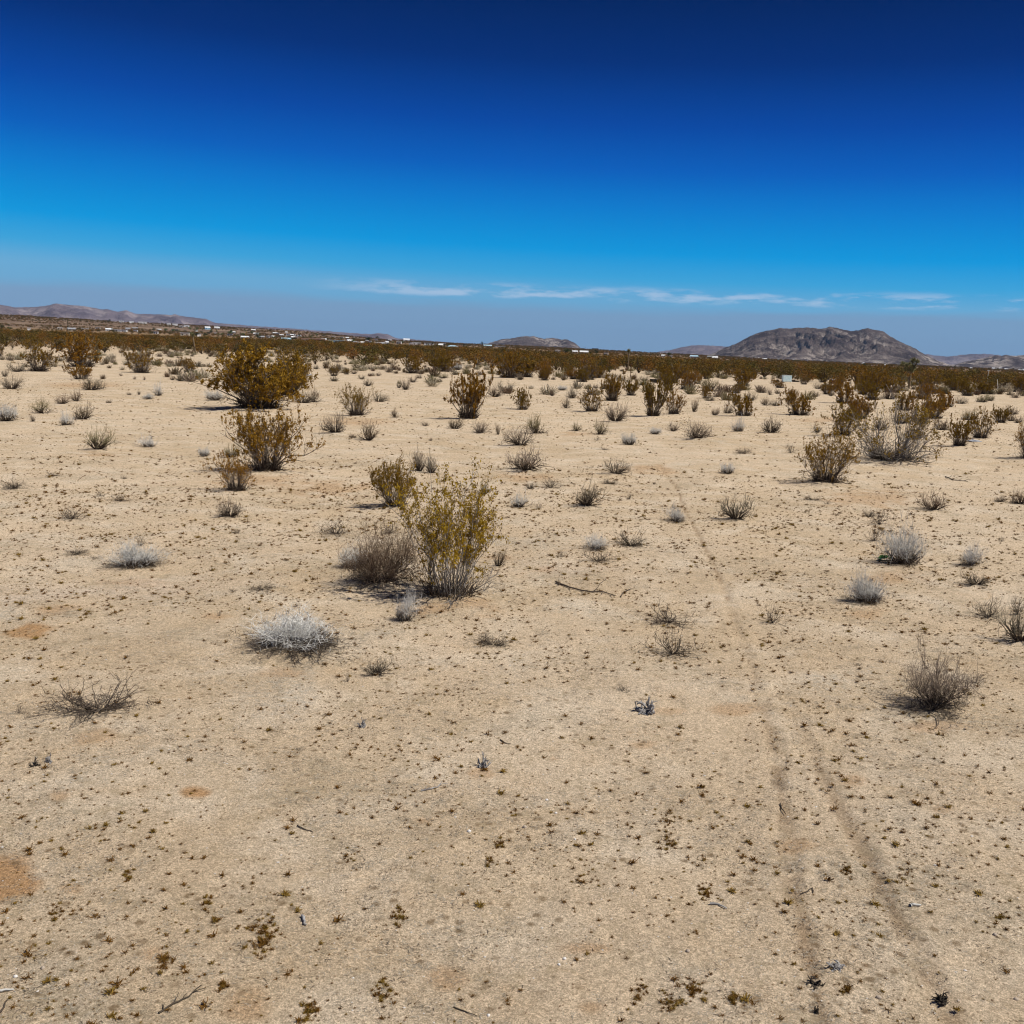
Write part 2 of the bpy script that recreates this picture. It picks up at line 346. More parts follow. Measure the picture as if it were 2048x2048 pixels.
def build_ground():
    deg = math.pi / 180
    fine_az = np.linspace(-40, 40, 560); co = 7
    az = np.concatenate([np.arange(-180, -44, co), fine_az, np.arange(46, 181, co)]) * deg
    az[0], az[-1] = -math.pi, math.pi
    r = np.concatenate([[0.02, .8, 1.8, 2.6, 3.2], np.geomspace(3.8, 60, 480), np.geomspace(61.5, 18000, 190)])
    A, Rr = np.meshgrid(az, r, indexing='ij')
    x, y = (Rr * np.sin(A)).ravel(), (Rr * np.cos(A)).ravel()
    z = terrain(x, y)
    infr = (np.abs(A.ravel()) < 41 * deg) & (Rr.ravel() < 160)
    idx = np.nonzero(infr)[0]
    fz = np.array([fine(a, b) for a, b in zip(x[idx], y[idx])]); z[idx] += fz
    for mx, my, rr, h in MOUNDS:
        d2 = (x - mx) ** 2 + (y - my) ** 2; z += h * np.exp(-d2 / (rr * rr))
    # rolling ground far away
    D = np.hypot(x, y); far = D > 500
    z[far] += np.array([1.2 * noise.noise((a * .004, b * .004, 0)) for a, b in zip(x[far], y[far])]) * np.clip((D[far] - 500) / 900, 0, 1)
    px, py = project(x, y, np.zeros_like(z)); px = np.nan_to_num(px, nan=-9999); py = np.nan_to_num(py, nan=-9999)
    n1 = np.zeros(len(x)); near = np.nonzero(infr & (D < 70))[0]
    n1[near] = [noise.fractal((a * 2.2, b * 2.2, 4), 1, 2, 4) for a, b in zip(x[near], y[near])]
    orange = np.zeros(len(x))
    for cx, cy, rx, ry in ORANGE:
        d = np.sqrt(((px - cx) / rx) ** 2 + ((py - cy) / ry) ** 2) + n1 * .9
        orange = np.maximum(orange, np.clip((1.2 - d) / .7, 0, 1) * (1 if rx * ry > 2400 or (cx, cy) in ((390, 1587), (60, 1265)) else .5))
    pale = np.clip(1 - np.abs(py - (1192 - .05 * px + 6 * n1 * 3)) / 22, 0, 1) * np.clip((640 - px) / 300, 0, 1)  # band of sand painted whiter to look more brightly lit
    pale = np.maximum(pale, np.clip(1 - np.abs(py - (1140 + 20 * n1)) / 18, 0, 1) * np.clip((px - 1000) / 80, 0, 1) * np.clip((1330 - px) / 80, 0, 1) * .6)
    rut = np.zeros(len(x)); dz = np.zeros(len(x))
    for k, wd, dep in (('line', .04, .012), ('left', .06, .012), ('right', .065, .014)):
        d = seg_dist(x, y, TRKW[k]) + .07 * n1
        s = np.clip((wd * 1.5 - d) / wd, 0, 1) * (1 if k == 'line' else .8) * np.clip(.75 + n1 * 1.8, .1, 1)
        if k == 'left': s *= np.clip((py - 1190) / 400, .3, 1)
        if k == 'right': s *= np.clip((py - 1380) / 300, 0, 1)
        rut = np.maximum(rut, s); dz -= dep * np.exp(-(d / wd) ** 2); dz += dep * .25 * np.exp(-((d - wd * 1.9) / (wd * .6)) ** 2)
    z += np.where(D < 40, dz, 0)
    me = mesh_grid('ground', np.stack([x, y, z], -1), len(az), len(r), [mat_ground()], dict(orange=orange, pale=pale, rut=np.clip(rut, 0, 1)))
    o = link(bpy.data.objects.new('ground', me)); tag(o, kind='structure')

# ------------------------------------------------------------------ setting: mountains
def build_mountain(name, pts, D0, depth, mat, seed, base_px=0, nu=260, nv=70, rough=1.0, gul=14):
    pts = sorted(pts); xs = np.linspace(pts[0][0], pts[-1][0], nu)
    ys = np.interp(xs, [p[0] for p in pts], [p[1] for p in pts])
    P = np.zeros((nu, nv, 3)); gl = np.zeros((nu, nv))
    vs = np.linspace(-1, 1, nv)
    for i, (a, b) in enumerate(zip(xs, ys)):
        d = ray(a, b + 1.0 * noise.fractal((a * .11, seed, 0), .8, 2.1, 5)); hd = d[:2] / np.linalg.norm(d[:2])
        Zr = H + D0 * d[2] / np.linalg.norm(d[:2])
        gx, gy = hd * D0; bz = float(terrain(gx, gy))
        hh = Zr - bz
        edge = min(1, i / 12, (nu - 1 - i) / 12)
        for j, v in enumerate(vs):
            q = abs(v); dd = D0 + v * depth * (0.45 + .55 * min(1, max(hh, 5) / 120))
            X_, Y_ = hd[0] * D0 / 1000.0, v * depth / 1000.0
            k = gul / 14.0
            wx = .35 * noise.noise((X_ * 1.3, Y_ * 1.3, seed)); wy = .35 * noise.noise((X_ * 1.3, Y_ * 1.3, seed + 7))
            r1 = noise.ridged_multi_fractal(((X_ * 3.0 + wx * 2.2 + Y_ * .5) * k, (Y_ * 1.3 + wy * 1.5) * k, seed), .8, 2.1, 6, 1.0, 2.0) / 2.2
            r2 = noise.ridged_multi_fractal(((X_ * 9 + wx * 4 - Y_ * 2.5) * k, (Y_ * 3.5 + wy * 2) * k, seed + 4), .9, 2.1, 4, 1.0, 2.0) / 2.2
            pr = (1 - q) ** 1.15
            e = min(1, 5 * q) * (1 - q) ** .8
            h = hh * (pr + rough * e * (.55 * (r1 - .60) + .16 * (r2 - .6)))
            h = max(min(h, hh * (1 - .9 * q)), -4)
            zz = bz + h - 6 * q ** 4
            gu = max(0, .70 - r1) * 3.2 + max(0, .5 - r2) * 1.1 + max(0, q - .62) * 1.0
            gl[i, j] = gu * edge
            P[i, j] = (hd[0] * dd, hd[1] * dd, zz)
    me = mesh_grid(name, P.reshape(-1, 3), nu, nv, [mat], dict(gully=np.clip(gl, 0, 1)), smooth=False)
    o = link(bpy.data.objects.new(name, me)); tag(o, kind='structure')
    return o
RA = [(-260, 622), (-200, 606), (-120, 612), (-50, 604), (0, 609), (30, 614), (60, 614), (95, 611), (112, 606), (150, 609), (175, 612), (200, 618), (215, 618), (235, 623), (253, 619), (270, 627), (300, 628), (340, 629), (350, 628), (370, 633),
      (400, 636), (410, 637), (430, 645), (500, 651), (560, 655), (600, 658), (680, 664), (720, 667), (740, 668), (757, 666), (775, 668), (790, 676), (820, 678), (870, 682), (930, 689)]
RB = [(-60, 640), (-20, 636), (0, 636), (15, 634), (28, 630), (40, 628.5), (50, 631), (60, 629), (75, 634), (95, 640), (110, 643)]
RC = [(955, 693), (970, 688), (985, 684), (1003, 678), (1020, 677), (1035, 674), (1048, 672), (1065, 672), (1080, 675), (1090, 677), (1105, 675), (1120, 678), (1135, 679), (1150, 686), (1160, 694), (1168, 703)]
RD = [(1290, 709), (1320, 703), (1340, 700), (1360, 695), (1380, 691), (1400, 690), (1430, 691), (1450, 693), (1500, 697), (1560, 705)]
RE = [(1400, 714), (1425, 707), (1450, 695), (1475, 686), (1500, 672), (1515, 666), (1530, 662), (1545, 659), (1562, 655.5), (1580, 657), (1600, 655), (1625, 655), (1640, 657.5), (1650, 656), (1660, 653), (1672, 655), (1685, 658.5), (1700, 661.5),
      (1715, 661), (1725, 658), (1735, 655.5), (1745, 659), (1760, 660.5), (1768, 663), (1780, 672), (1800, 683), (1818, 691), (1830, 697), (1845, 706), (1860, 713), (1880, 723), (1900, 729), (1930, 733)]
RF = [(1800, 712), (1855, 708), (1875, 711), (1895, 713), (1910, 711), (1925, 709), (1950, 707.5), (1980, 708), (2010, 711), (2060, 716)]
RG = [(1885, 735), (1905, 730), (1930, 723), (1955, 718), (1975, 714), (1990, 710), (2000, 712), (2012, 709), (2025, 711), (2048, 709), (2110, 700), (2180, 706), (2260, 722), (2330, 738)]
def build_mountains():
    far = mat_rock('far_rock', (.15, .12, .145), (.25, .205, .225), (.38, .32, .32), .8)
    brown = mat_rock('brown_rock', (.085, .05, .035), (.17, .115, .08), (.27, .20, .14), 2)
    main = mat_rock('grey_rock', (.082, .060, .060), (.215, .170, .156), (.66, .57, .50), 2.2)
    build_mountain('mountain', RA, 10500, 2200, far, 3, rough=1.3, gul=12)
    build_mountain('hill', RB, 3400, 260, brown, 8, nu=90, nv=40, gul=40)
    build_mountain('mountain', RC, 8200, 800, main, 12, nu=120, gul=16)
    build_mountain('mountain', RD, 12500, 1200, far, 21, nu=120, gul=10)
    build_mountain('mountain', RE, 7000, 1500, main, 27, nu=460, nv=150, rough=1.9, gul=17)
    build_mountain('mountain', RF, 15500, 1300, far, 33, nu=120, gul=8)
    build_mountain('mountain', RG, 7800, 1100, main, 41, nu=200, nv=70, gul=16)

# ------------------------------------------------------------------ mesh builder for plants
class MB:
    def __init__(s): s.v = []; s.f = []; s.m = []
    def tube(s, pts, r0, r1, sides=3, mi=0, cap=False):
        n = len(pts); base = len(s.v)
        for i, p in enumerate(pts):
            a = pts[max(0, i - 1)]; b = pts[min(n - 1, i + 1)]
            dx, dy, dz = b[0] - a[0], b[1] - a[1], b[2] - a[2]
            l = math.sqrt(dx * dx + dy * dy + dz * dz) or 1; dx /= l; dy /= l; dz /= l
            if abs(dz) < .9: ux, uy, uz = -dy, dx, 0.0
            else: ux, uy, uz = 0.0, -dz, dy
            l = math.sqrt(ux * ux + uy * uy + uz * uz) or 1; ux /= l; uy /= l; uz /= l
            wx, wy, wz = dy * uz - dz * uy, dz * ux - dx * uz, dx * uy - dy * ux
            r = r0 + (r1 - r0) * i / (n - 1)
            for k in range(sides):
                t = 2 * math.pi * k / sides; c, q = math.cos(t) * r, math.sin(t) * r
                s.v.append((p[0] + ux * c + wx * q, p[1] + uy * c + wy * q, p[2] + uz * c + wz * q))
        for i in range(n - 1):
            for k in range(sides):
                a = base + i * sides + k; b = base + i * sides + (k + 1) % sides
                s.f.append((a, b, b + sides, a + sides)); s.m.append(mi)
        if cap:
            s.f.append(tuple(base + (n - 1) * sides + k for k in range(sides))); s.m.append(mi)
    def ribbon(s, pts, r0, r1, rnd, mi=0):
        n = len(pts); base = len(s.v)
        ux, uy, uz = rnd.uniform(-1, 1), rnd.uniform(-1, 1), rnd.uniform(-.5, .5)
        for i, p in enumerate(pts):
            r = r0 + (r1 - r0) * i / (n - 1)
            s.v.append((p[0] - ux * r, p[1] - uy * r, p[2] - uz * r)); s.v.append((p[0] + ux * r, p[1] + uy * r, p[2] + uz * r))
        for i in range(n - 1):
            a = base + 2 * i; s.f.append((a, a + 1, a + 3, a + 2)); s.m.append(mi)
    def leaf(s, p, sz, rnd, mi=0):
        a = [rnd.gauss(0, 1) for _ in range(3)]; b = [rnd.gauss(0, 1) for _ in range(3)]
        la = math.sqrt(sum(q * q for q in a)) or 1; lb = math.sqrt(sum(q * q for q in b)) or 1
        a = [q / la * sz for q in a]; b = [q / lb * sz * .6 for q in b]
        n = len(s.v)
        s.v += [(p[0] - a[0], p[1] - a[1], p[2] - a[2]), (p[0] + b[0], p[1] + b[1], p[2] + b[2]), (p[0] + a[0], p[1] + a[1], p[2] + a[2]), (p[0] - b[0], p[1] - b[1], p[2] - b[2])]
        s.f.append((n, n + 1, n + 2, n + 3)); s.m.append(mi)
    def box(s, c, d, mi=0, top=None):
        n = len(s.v); tx, ty = top or (1, 1)
        for zz, kx, ky in ((-1, 1, 1), (1, tx, ty)):
            for a, b in ((-1, -1), (1, -1), (1, 1), (-1, 1)): s.v.append((c[0] + a * d[0] / 2 * kx, c[1] + b * d[1] / 2 * ky, c[2] + zz * d[2] / 2))
        for f in ((3, 2, 1, 0), (4, 5, 6, 7), (0, 1, 5, 4), (1, 2, 6, 5), (2, 3, 7, 6), (3, 0, 4, 7)): s.f.append(tuple(n + q for q in f)); s.m.append(mi)
    def mesh(s, name, mats, smooth=False):
        me = bpy.data.meshes.new(name); me.from_pydata(s.v, [], s.f)
        for m in mats: me.materials.append(m)
        if len(mats) > 1: me.polygons.foreach_set('material_index', s.m)
        if smooth: me.polygons.foreach_set('use_smooth', [True] * len(s.f))
        me.update(); return me
def normalise(mbs, top=99.3):
    allv = np.array([p for b in mbs for p in b.v])
    r = np.hypot(allv[:, 0], allv[:, 1]); w = 2 * np.percentile(r, 97) * .93; h = np.percentile(allv[:, 2], top)
    for b in mbs: b.v = [(x / w, y / w, max(z, -.02 * h) / h) for x, y, z in b.v]
def dirv(az, lean): return (math.sin(lean) * math.cos(az), math.sin(lean) * math.sin(az), math.cos(lean))
def path(p, az, lean, ln, n, rnd, curl=0.0, wob=.12):
    """curved path; curl > 0 bends it upright"""
    pts = [p]; x, y, z = p; dx, dy, dz = dirv(az, lean); s = ln / n
    for i in range(n):
        x += dx * s; y += dy * s; z += dz * s; pts.append((x, y, z))
        dx += rnd.gauss(0, wob) ; dy += rnd.gauss(0, wob); dz += rnd.gauss(0, wob) + curl / n
        l = math.sqrt(dx * dx + dy * dy + dz * dz) or 1; dx /= l; dy /= l; dz /= l
    return pts, math.atan2(dy, dx), math.acos(max(-1, min(1, dz)))
def creosote(seed, nst=26, outer=0.0, spread=.95, leafn=9, leafsz=.016, sub=5, subsub=4, rad=.0065, lowbare=.35, dens=1.0):
    rnd = random.Random(seed); S = MB(); Lf = MB()
    lobes = [(rnd.uniform(0, 6.28), rnd.uniform(.55, 1.05)) for _ in range(5)]      # lobes leave gaps in the outline
    for i in range(nst):
        az = rnd.uniform(0, 6.28); low = rnd.random() < .2 * min(1, spread)
        lean = rnd.uniform(1.1, 1.5) if low else min(1.3, .06 + .95 * spread * rnd.random() ** .75)
        lob = max(.6, max(math.cos(az - a) * k for a, k in lobes))
        ln = rnd.uniform(.22, .45) if low else rnd.uniform(.6, 1.1) * lob * (1.0 if lean < .8 else .85)
        b0 = .13 * rnd.random() ** .5; b = (math.cos(az) * b0, math.sin(az) * b0, -0.01)
        pts, a2, l2 = path(b, az, lean + .16, ln, 8, rnd, .1 + .25 * lean, .2)
        S.tube(pts, rad * rnd.uniform(.7, 1.3), rad * .3, 3)
        for _ in range(8):        # short dead shoots; their dark colour also stands in for shade at the foot
            a0 = rnd.uniform(0, 6.28); r0 = .2 * rnd.random() ** .5
            tw, _, _ = path((math.cos(a0) * r0, math.sin(a0) * r0, 0), a0, rnd.uniform(.1, 1.4), rnd.uniform(.06, .24), 3, rnd, 0, .4); S.tube(tw, rad * .5, rad * .2, 3, 1)
        for j in range(sub):
            t = rnd.uniform(.06, .97); k = min(7, int(t * 8)); p = pts[k]
            sp_, a3, l3 = path(p, az + rnd.gauss(0, .9), lean + rnd.gauss(0, .38), ln * (1.08 - t) * rnd.uniform(.4, .85) + .07, 4, rnd, .15, .26)
            S.tube(sp_, rad * .42, rad * .18, 3)
            for q in range(subsub):
                t2 = rnd.uniform(.1, 1); k2 = min(4, int(t2 * 5)); p2 = sp_[k2]
                tw, _, _ = path(p2, a3 + rnd.gauss(0, 1.1), l3 + rnd.gauss(0, .7), rnd.uniform(.04, .14), 2, rnd, .1, .3)
                S.ribbon(tw, rad * .24, rad * .13, rnd)
                rr = math.hypot(p2[0], p2[1])
                if p2[2] + .45 * rr < lowbare * rnd.uniform(.35, 1.3): continue
                if low or outer and math.hypot(rr, p2[2]) < outer * ln * rnd.uniform(.5, 1.5): continue
                for _ in range(int(leafn * (rnd.choice((.15, .5, 1, 1.9)) if not outer else rnd.choice((0, .3, 1.2, 2.6))) * dens)):
                    f = rnd.uniform(.1, 1.15); e = tw[-1]; s0 = tw[0]
                    Lf.leaf([s0[m] + (e[m] - s0[m]) * f + rnd.gauss(0, .010) for m in range(3)], leafsz * rnd.uniform(.5, 1.2), rnd)
    normalise([S, Lf], 98.3)
    return S, Lf
def far_creosote(seed, leaves=300, sz=.055, lowbare=.18):
    rnd = random.Random(seed); B = MB()
    lob = [(rnd.uniform(-.36, .36), rnd.uniform(-.36, .36), rnd.uniform(.3, .85), rnd.uniform(.16, .3)) for _ in range(9)]
    for i in range(18):
        az = rnd.uniform(0, 6.28); pts, _, _ = path((0, 0, 0), az, rnd.uniform(.05, .75), rnd.uniform(.6, 1), 3, rnd, .2, .1)
        B.tube(pts, .014, .005, 3, 1)
    for i in range(leaves):
        a = rnd.choice(lob)
        p = (a[0] + rnd.gauss(0, a[3] * .62), a[1] + rnd.gauss(0, a[3] * .62), a[2] + rnd.gauss(0, a[3] * .6))
        if p[2] < lowbare: p = (p[0] * .75, p[1] * .75, abs(p[2]) + .05)
        B.leaf(p, sz * rnd.uniform(.5, 1.3), rnd, 0)
    normalise([B]); return B
def twigbush(seed, n=70, maxlean=1.35, fork=3, fork2=3, rad=.012, base_part=.45, curl=.5, up=0.0, wob=.3, darklow=.22):
    """dome of fine twigs: woody base stems and outer twigs"""
    rnd = random.Random(seed); S = MB(); T = MB()
    lobes = [(rnd.uniform(0, 6.28), rnd.uniform(.6, 1.1)) for _ in range(4)]
    for i in range(n):
        az = rnd.uniform(0, 6.28); lean = math.acos(1 - rnd.random() * (1 - math.cos(maxlean))) * (1 - up * .4)
        low = rnd.random() < .14
        if low: lean = rnd.uniform(1.25, 1.5)
        lob = max(.62, max(math.cos(az - a) * k for a, k in lobes)) * rnd.uniform(.75, 1.1)
        pts, a2, l2 = path((math.cos(az) * .1 * rnd.random(), math.sin(az) * .1 * rnd.random(), 0), az, lean, base_part * rnd.uniform(.8, 1.2) * lob, 3, rnd, .15, wob * .7)
        S.tube(pts, rad, rad * .6, 3)
        for j in range(fork if not low else 2):
            p = pts[rnd.choice((1, 2, 3, 3))]
            q, a3, l3 = path(p, a2 + rnd.gauss(0, .8), lean + rnd.gauss(-.05, .45), (1 - base_part) * rnd.uniform(.3, .7) * lob, 3, rnd, curl * .4, wob)
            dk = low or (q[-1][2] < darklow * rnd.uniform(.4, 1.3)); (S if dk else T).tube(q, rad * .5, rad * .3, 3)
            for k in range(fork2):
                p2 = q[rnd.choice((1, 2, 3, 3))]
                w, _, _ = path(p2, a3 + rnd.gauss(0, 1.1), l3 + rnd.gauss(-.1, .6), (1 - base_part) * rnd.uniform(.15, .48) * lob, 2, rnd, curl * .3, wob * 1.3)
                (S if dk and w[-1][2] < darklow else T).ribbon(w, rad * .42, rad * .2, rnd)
    normalise([S, T]); return S, T
def deadbush(seed, n=14, rad=.016, maxlean=1.5, minlean=.5, wob=.35):
    rnd = random.Random(seed); S = MB()
    for i in range(n):
        az = rnd.uniform(0, 6.28); lean = rnd.uniform(minlean, maxlean)
        ln = rnd.uniform(.45, 1)
        pts, a2, l2 = path((0, 0, .02), az, lean, ln, 6, rnd, .2, wob)
        S.tube(pts, rad * rnd.uniform(.7, 1.2), rad * .35, 3)
        for j in range(rnd.randint(3, 6)):
            k = rnd.randint(2, 6); q, a3, l3 = path(pts[k], a2 + rnd.gauss(0, 1), max(.1, lean + rnd.gauss(-.2, .5)), rnd.uniform(.12, .4), 3, rnd, 0, wob)
            S.tube(q, rad * .45, rad * .2, 3)
            for _ in range(3):
                w, _, _ = path(q[rnd.randint(1, 3)], a3 + rnd.gauss(0, 1.1), max(.1, l3 + rnd.gauss(0, .6)), rnd.uniform(.06, .18), 2, rnd, 0, wob)
                S.ribbon(w, rad * .3, rad * .15, rnd)
    S.v = [(x, y, abs(z) * .9 + .0) for x, y, z in S.v]
    normalise([S]); return S

P_ = {}
def prep():
    def pair(key, st, lf, n1, n2, m1, m2): P_[key] = (st.mesh(n1, [m1, M['dark_wood']] if 1 in st.m else [m1]), lf.mesh(n2, [m2]))
    lf, stm = M['leaf'], M['stem']
    for i, kw in enumerate([dict(seed=620, nst=30, spread=.34, leafn=14, leafsz=.0115, sub=8, subsub=5, lowbare=.24, rad=.0052, outer=.42),    # 0 tall front bush
                            dict(seed=12, nst=32, outer=.45, spread=.66, leafn=14, leafsz=.015, sub=8, subsub=5, lowbare=.38, rad=.0085),   # 1 round
                            dict(seed=13, nst=34, outer=.5, spread=.78, leafn=13, leafsz=.0125, sub=8, subsub=5, lowbare=.45, rad=.0080),  # 2 sparse
                            dict(seed=14, nst=34, outer=.6, spread=1.15, leafn=11, leafsz=.012, sub=8, subsub=5, lowbare=.52, rad=.0075),  # 3 sprawling bare
                            dict(seed=15, nst=40, outer=.35, spread=.8, leafn=15, leafsz=.017, sub=8, subsub=5, lowbare=.26, rad=.0085)]):  # 4 leafy
        s, l = creosote(**kw); pair('creo%d' % i, s, l, 'creosote_stems', 'creosote_leaves', M['stem'] if i in (0, 3) else M['stem_dark'], lf if i == 0 else M['leaf_olive'])
    for i in range(4):
        s, l = creosote(seed=30 + i, nst=28, outer=.35, spread=(.5, .66, .8, .68)[i], leafn=(18, 20, 13, 22)[i], leafsz=.0195, sub=5, subsub=4, lowbare=(.26, .3, .42, .15)[i], rad=.0105)
        pair('creom%d' % i, s, l, 'creosote_stems', 'creosote_leaves', M['stem_dark'], M['leaf_mid'])
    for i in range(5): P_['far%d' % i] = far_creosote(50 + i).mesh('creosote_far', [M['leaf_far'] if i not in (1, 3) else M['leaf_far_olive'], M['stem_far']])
    for i in range(3):
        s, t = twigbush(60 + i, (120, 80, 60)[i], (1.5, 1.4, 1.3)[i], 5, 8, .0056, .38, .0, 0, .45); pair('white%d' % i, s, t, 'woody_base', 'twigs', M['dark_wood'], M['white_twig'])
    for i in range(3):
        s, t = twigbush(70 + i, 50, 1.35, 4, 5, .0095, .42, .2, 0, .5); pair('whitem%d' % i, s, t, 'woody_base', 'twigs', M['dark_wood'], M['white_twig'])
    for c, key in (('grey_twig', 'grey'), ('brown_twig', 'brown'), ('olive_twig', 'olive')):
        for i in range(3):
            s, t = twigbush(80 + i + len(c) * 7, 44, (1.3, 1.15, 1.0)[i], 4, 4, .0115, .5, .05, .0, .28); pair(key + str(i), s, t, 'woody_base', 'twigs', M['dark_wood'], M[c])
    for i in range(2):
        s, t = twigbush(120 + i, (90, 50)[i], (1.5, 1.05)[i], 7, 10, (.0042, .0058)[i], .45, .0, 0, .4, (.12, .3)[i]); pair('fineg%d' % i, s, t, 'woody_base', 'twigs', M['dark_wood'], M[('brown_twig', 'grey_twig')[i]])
    for i in range(5): P_['dead%d' % i] = deadbush(130 + i, (26, 18, 46, 24, 28)[i], .012, (1.5, 1.3, 1.5, 1.2, 1.45)[i], (.5, .3, .8, .2, .5)[i]).mesh('dead_shrub', [M['dead_twig']])
M['leaf_mid'] = simple('creosote_leaf_mid', (.085, .046, .005), (.40, .225, .024), 4, .75, True, .3, .18)
prep()

